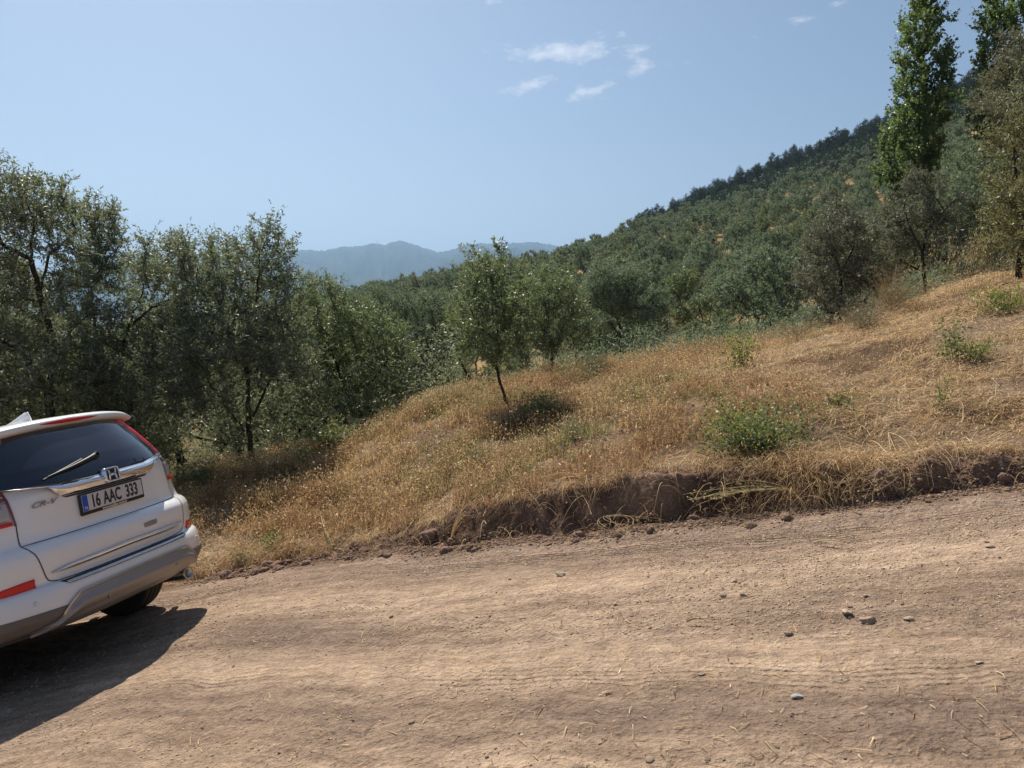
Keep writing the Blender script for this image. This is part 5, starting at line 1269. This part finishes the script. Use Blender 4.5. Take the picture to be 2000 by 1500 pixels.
# tailgate seams
ribbon('tailgate_seam', [(-.636, .990), (-.642, .92), (-.648, .87), (-.645, .84), (-.625, .79), (-.612, .72), (-.600, .66), (-.58, .622), (-.545, .609), (-.4, .606), (0, .605), (.4, .606), (.545, .609), (.58, .622), (.600, .66), (.612, .72), (.625, .79), (.645, .84), (.648, .87), (.642, .92), (.636, .990)], .006, c_seam, .0025)
ribbon('panel_seam', [(-.640, .862), (-.3, .860), (0, .859), (.3, .860), (.640, .862)], .0045, c_seam, .0025)
patch('handle_recess_shade', [(.145, .768), (.21, .770), (.275, .768)], [(.150, .738), (.21, .736), (.270, .738)], simple('recess_shade_grey', (.30, .29, .285), .5), off=.003, n=14, m=4, skirt=.004)  # raised grey patch, its colour stands in for shade inside a handle recess
patch('tailgate_trim', [(-.565, .668), (-.45, .686), (0, .696), (.45, .686), (.565, .676)], [(-.565, .662), (-.5, .656), (0, .662), (.5, .656), (.565, .668)], c_chrome, off=lambda t, v: .004 + .014 * np.sin(np.clip(v * 1.2, 0, 1) * math.pi / 2), n=60, m=6)
patch('bumper_pad', [(-.54, .601), (0, .602), (.54, .601)], [(-.50, .574), (0, .575), (.50, .574)], c_black, off=.003, n=50, m=4)
patch('bumper_chrome_line', [(-.515, .589), (0, .590), (.525, .589)], [(-.505, .577), (0, .578), (.515, .577)], simple('satin_metal', (.55, .58, .62), .25, 1.0), off=.009, n=50, m=4)
refl_t = [(.655, .662), (.72, .660), (.80, .652), (.835, .640)]; refl_b = [(.650, .607), (.72, .606), (.80, .608), (.830, .612)]
both('reflector', refl_t, refl_b, c_red, off=.007, n=16, m=5)
wl_ = lambda z: float(wid(z)) * .985
patch('lower_cladding', [(-wl_(.44), .470), (-.70, .462), (-.5, .455), (0, .45), (.5, .455), (.70, .462), (wl_(.44), .470)], [(-wl_(.33), .33), (-.5, .33), (0, .33), (.5, .33), (wl_(.33), .33)], c_clad, off=.006, n=110, m=14)
sk = patch('skid_plate', [(-.72, .365), (-.60, .395), (-.53, .465), (-.47, .506), (-.3, .512), (0, .514), (.3, .512), (.47, .506), (.53, .465), (.60, .395), (.72, .365)], [(-.70, .345), (-.58, .342), (-.5, .340), (-.44, .340), (-.3, .340), (0, .340), (.3, .340), (.44, .340), (.5, .340), (.58, .342), (.70, .345)], c_skid, off=lambda t, v: .014 + .016 * np.exp(-((v - .62) / .16) ** 2), n=120, m=18, skirt=.014)
ribbon('skid_highlight', [(-.85, .345), (-.72, .367), (-.60, .398), (-.53, .468), (-.47, .510), (-.3, .516), (0, .518), (.3, .516), (.47, .510), (.53, .468), (.60, .398), (.72, .367)], .010, simple('edge_highlight', (.5, .5, .52), .3, .8), .018)  # lighter line that paints a highlight along the rim of the skid plate
for (x, z) in ((-.70, .525), (-.30, .42), (.30, .43), (.70, .525)):
    P = S_rear(np.array([x]), np.array([z]))[0] + nrm_rear(np.array([x]), np.array([z]))[0] * (.003 if abs(x) > .5 else .022); a = np.arange(16) * math.pi / 8
    V, F = extr(np.c_[.012 * np.cos(a), .012 * np.sin(a)], -.004, .01); cc_ = len(V); V = np.concatenate([V, [[0, -.004, 0]]]); i = np.arange(16); V = V + P
    me = np_mesh('parking_sensor', V, [F, np.stack([i, np.roll(i, -1), np.full(16, cc_)], -1)], c_skid if abs(x) < .5 else c_white, False); link('parking_sensor', me, car)

# roof spoiler with the high brake light
sec = np.array([(.66, 1.622), (.48, 1.617), (.34, 1.606), (.285, 1.592), (.268, 1.578), (.272, 1.556), (.30, 1.541), (.36, 1.528), (.46, 1.530), (.66, 1.560)])
xs = np.linspace(-.655, .655, 61); V = []
for x in xs:
    q = abs(x) / .655; dy = .12 * q ** 3.2; dz = -.030 * q ** 2.2 - .025 * q ** 9; sc2 = 1 - .45 * q ** 10
    for (y, z) in sec: V.append((x * (1 - .05 * (z > 1.60) * q), y + dy, 1.575 + (z - 1.575) * sc2 + dz))
n = len(sec); i = np.arange(len(xs) - 1)[:, None] * n; j = np.arange(n); jn = (j + 1) % n
F = np.stack([i + j, i + jn, i + n + jn, i + n + j], -1).reshape(-1, 4); V = np.array(V)
caps = [np.stack([np.zeros(n - 2, int) + b, np.arange(1, n - 1) + b, np.arange(2, n) + b], -1) for b in (0, (len(xs) - 1) * n)]
spo = cpart('spoiler', V, [F, np.concatenate(caps)], c_white, True)
xs2 = np.linspace(-.235, .235, 31); V = []
for x in xs2:
    q = abs(x) / .235; hh = .015 * (1 - q ** 2.5) + .001; dy = .12 * (abs(x) / .655) ** 3.2
    for k in (-1, -.6, 0, .6, 1): V.append((x, .270 + dy - .006 + (.006 * abs(k) ** 3) + .003 * (k > 0) * 2 * k, 1.569 - .030 * (abs(x) / .655) ** 2.2 + hh * k))
i = np.arange(30)[:, None] * 5; j = np.arange(4); F = np.stack([i + j, i + j + 1, i + 6 + j, i + 5 + j], -1).reshape(-1, 4); cpart('brake_light', np.array(V), F, c_red, True, spo)
# shark fin antenna
V = []; prof_f = [(.600, .0, .022), (.604, .040, .016), (.612, .066, .010), (.64, .066, .012), (.70, .046, .018), (.78, .022, .022), (.88, .0, .016)]
for (y, h, w_) in prof_f: V += [(-w_, y, 1.612 + .02 * (y - .62)), (w_, y, 1.612 + .02 * (y - .62)), (w_ * .25, y, 1.622 + h), (-w_ * .25, y, 1.622 + h)]
i = np.arange(len(prof_f) - 1)[:, None] * 4; j = np.arange(4); F = np.stack([i + j, i + (j + 1) % 4, i + 4 + (j + 1) % 4, i + 4 + j], -1).reshape(-1, 4)
cpart('antenna', np.array(V), [F, np.array([[0, 1, 2, 3], [24, 27, 26, 25]])], c_white, True)
# wiper
def on_glass(x, z, o): 
    a = np.array([float(x)]), np.array([float(z)]); return S_rear(*a)[0] + nrm_rear(*a)[0] * o
V1, F1 = prism([on_glass(-.02, 1.288, .020), on_glass(-.10, 1.270, .026), on_glass(-.22, 1.248, .026), on_glass(-.40, 1.222, .016)], [.016, .013, .010, .006], 8); V2, F2 = prism([on_glass(-.12, 1.286, .012), on_glass(-.26, 1.254, .012), on_glass(-.43, 1.214, .012)], [.007, .007, .006], 6)
V3, F3 = prism([on_glass(-.005, 1.29, .0), on_glass(-.005, 1.29, .022), on_glass(-.005, 1.29, .034)], [.024, .022, .012], 12)
wi = cpart('wiper', V1, F1, c_black, True); cpart('wiper_blade', V2, F2, c_black, True, wi); cpart('wiper_hub', V3, F3, c_black, True, wi)
# exhaust
def pipe(name, x, y0, y1, z, r, mat, ri=None, k=24, parent=None):
    a = np.arange(k) * 2 * math.pi / k; rr = [(y1, r * .9), (y0 + .02, r * .98), (y0, r), (y0, (ri or r * .7)), (y0 + .12, (ri or r * .7) * .95)]
    V = np.concatenate([np.c_[x + q * np.cos(a), np.full(k, y), z + q * np.sin(a)] for y, q in rr]); i = np.arange(k); j = np.roll(i, -1)
    return cpart(name, V, np.concatenate([np.stack([i + b * k, j + b * k, j + (b + 1) * k, i + (b + 1) * k], -1) for b in range(len(rr) - 1)]), mat, True, parent)
ex = pipe('exhaust_pipe', .525, .085, .30, .298, .047, simple('exhaust_steel', (.50, .47, .44), .28, 1.0), .036); pipe('muffler', .525, .29, .95, .31, .052, c_under, .02, parent=ex)
# wheels
def wheel(x, y):
    s = 1 if x > 0 else -1; k = 48; R_w = .345; sec = [(-.10, .20), (-.112, .27), (-.105, .325), (-.09, .343), (-.05, .346), (-.048, .338), (-.038, .338), (-.036, .347), (-.004, .347), (-.003, .338), (.006, .338), (.008, .347), (.04, .346), (.042, .338), (.05, .338), (.052, .345), (.09, .343), (.105, .325), (.112, .27), (.10, .20)]
    a = np.arange(k) * 2 * math.pi / k; V = np.concatenate([np.c_[np.full(k, x + t), y + r_ * np.cos(a), .345 + r_ * np.sin(a)] for t, r_ in sec]); i = np.arange(k); j = np.roll(i, -1)
    wh = empty('wheel'); wh.parent = car
    cpart('tyre', V, np.concatenate([np.stack([i + b * k, j + b * k, j + (b + 1) * k, i + (b + 1) * k], -1) for b in range(len(sec) - 1)]), c_rubber, True, wh)
    Vs, Fs, k0 = [], [], 0
    for p in range(5):
        t = 2 * math.pi * p / 5
        for dlt in (-.13, .13):
            Vv, Ff = prism([(x + s * .085, y + .03 * math.cos(t), .345 + .03 * math.sin(t)), (x + s * .092, y + .12 * math.cos(t + dlt * .5), .345 + .12 * math.sin(t + dlt * .5)), (x + s * .085, y + .215 * math.cos(t + dlt), .345 + .215 * math.sin(t + dlt))], [.024, .016, .018], 6); Vs.append(Vv); Fs.append(Ff + k0); k0 += len(Vv)
    ring = [(.098, .205), (.105, .215), (.095, .225), (-.09, .215), (-.09, .20), (.06, .20), (.098, .205)]
    V = np.concatenate([np.c_[np.full(k, x + s * t), y + r_ * np.cos(a), .345 + r_ * np.sin(a)] for t, r_ in ring]); Vs.append(V); Fs.append(np.concatenate([np.stack([i + b * k, j + b * k, j + (b + 1) * k, i + (b + 1) * k], -1) for b in range(len(ring) - 1)]) + k0)
    cpart('rim', np.concatenate(Vs), np.concatenate(Fs), c_rim, True, wh)
    V = np.concatenate([np.c_[np.full(k, x + s * .03), y + .20 * np.cos(a), .345 + .20 * np.sin(a)], [[x + s * .03, y, .345]]]); cpart('brake_disc', V, np.stack([i, j, np.full(k, k)], -1), c_under, False, wh)
    # arch lining
    aa = np.linspace(rad(-15), rad(195), 40); arc = [(s * .915, .365), (s * .918, .40), (s * .915, .432), (s * .895, .440)] ; V = np.concatenate([np.c_[np.full(40, xx), y + r_ * np.cos(aa), .345 + r_ * np.sin(aa)] for xx, r_ in arc + [(s * .60, .40)][:0]]); q = np.arange(39)
    cpart('arch_cladding', V, np.concatenate([np.stack([q + b * 40, q + 1 + b * 40, q + 1 + (b + 1) * 40, q + (b + 1) * 40], -1) for b in range(3)]), c_clad, True)
    V = np.concatenate([np.c_[np.full(40, xx), y + r_ * np.cos(aa), .345 + r_ * np.sin(aa)] for xx, r_ in ((s * .905, .408), (s * .60, .408))]); cpart('arch_lining', V, np.stack([q, q + 1, q + 41, q + 40], -1), c_under, True)
for x in (-.79, .79):
    for y in (.97, 3.59): wheel(x, y)
# sides and front
def side_panel(name, P, mat, s, off=.006, parent=None):
    P = np.array(P, float); n = len(P) // 2; lo, hi = P[:n], P[n:][::-1]; t = np.linspace(0, 1, 24); k = np.linspace(0, 1, n)
    L = np.stack([np.interp(t, k, lo[:, 0]), np.interp(t, k, lo[:, 1])], -1); H = np.stack([np.interp(t, k, hi[:, 0]), np.interp(t, k, hi[:, 1])], -1); v = np.linspace(0, 1, 10)[:, None, None]
    G = L[None] * (1 - v) + H[None] * v; V = np.stack([s * (wid(G[..., 1]) + off), G[..., 0], G[..., 1]], -1).reshape(-1, 3); i = np.arange(240).reshape(10, 24)
    return cpart(name, V, np.stack([i[:-1, :-1], i[:-1, 1:], i[1:, 1:], i[1:, :-1]], -1).reshape(-1, 4), mat, True, parent)
for s in (-1, 1):
    side_panel('side_window', [(.62, 1.16), (.95, 1.14), (1.28, 1.13), (1.32, 1.45), (1.0, 1.44), (.72, 1.38)], c_glass, s)
    side_panel('side_window', [(1.34, 1.13), (1.75, 1.12), (2.18, 1.10), (2.16, 1.49), (1.75, 1.50), (1.38, 1.47)], c_glass, s)
    side_panel('side_window', [(2.24, 1.10), (2.6, 1.09), (3.05, 1.08), (2.66, 1.36), (2.45, 1.44), (2.24, 1.49)], c_glass, s)
    for y in (1.31, 2.21, 3.12): side_panel('door_seam', [(y - .003, .38), (y + .003, .38), (y + .003, 1.08), (y - .003, 1.08)], c_seam, s, .002)
    side_panel('sill_cladding', [(1.40, .24), (2.3, .24), (3.17, .24), (3.17, .40), (2.3, .38), (1.40, .40)], c_clad, s, .012)
    for y in (1.55, 2.45): side_panel('door_handle', [(y - .1, .955), (y, .95), (y + .1, .955), (y + .1, .985), (y, .99), (y - .1, .985)], c_white, s, .03)
    Vv, Ff = prism([(s * .88, 2.95, 1.06), (s * .98, 2.98, 1.10), (s * 1.08, 3.0, 1.12), (s * 1.10, 3.0, 1.12)], [.03, .07, .07, .03], 12); cpart('side_mirror', Vv, Ff, c_white, True)
def front_patch(name, x0, x1, z0, z1, mat, off=.008):
    X_, Z_ = np.meshgrid(np.linspace(x0, x1, 30), np.linspace(z0, z1, 8)); V = np.stack([X_, Yf(X_, Z_) + off, Z_], -1).reshape(-1, 3); i = np.arange(240).reshape(8, 30)
    return cpart(name, V, np.stack([i[:-1, :-1], i[:-1, 1:], i[1:, 1:], i[1:, :-1]], -1).reshape(-1, 4), mat, True)
front_patch('grille', -.42, .42, .62, .80, c_black); front_patch('front_bumper_grille', -.55, .55, .30, .46, c_clad); front_patch('windscreen', -.62, .62, 1.12, 1.54, c_glass, .01)
for s in (-1, 1): front_patch('headlight', *(sorted((s * .45, s * .84))), .68, .82, c_clear, .012)

# ------------------------------------------------------------------ the air between here and the mountains
bm = bmesh.new(); bmesh.ops.create_cube(bm, size=1); me = bpy.data.meshes.new('haze'); bm.to_mesh(me); bm.free()
hz_ = link('haze', me); hz_.scale = (34000, 34000, 1250); hz_.location = (0, 0, 1250 / 2 - 260)
mh = bpy.data.materials.new('haze'); mh.use_nodes = True; mh.node_tree.nodes.clear()
ho = mh.node_tree.nodes.new('ShaderNodeOutputMaterial'); pv = mh.node_tree.nodes.new('ShaderNodeVolumePrincipled')
pv.inputs['Color'].default_value = (.43, .66, 1.0, 1); pv.inputs['Density'].default_value = HAZE; pv.inputs['Anisotropy'].default_value = .35
mh.node_tree.links.new(pv.outputs[0], ho.inputs['Volume']); me.materials.append(mh)
tag(hz_, 'thin summer haze over the valley', 'haze', kind='stuff')
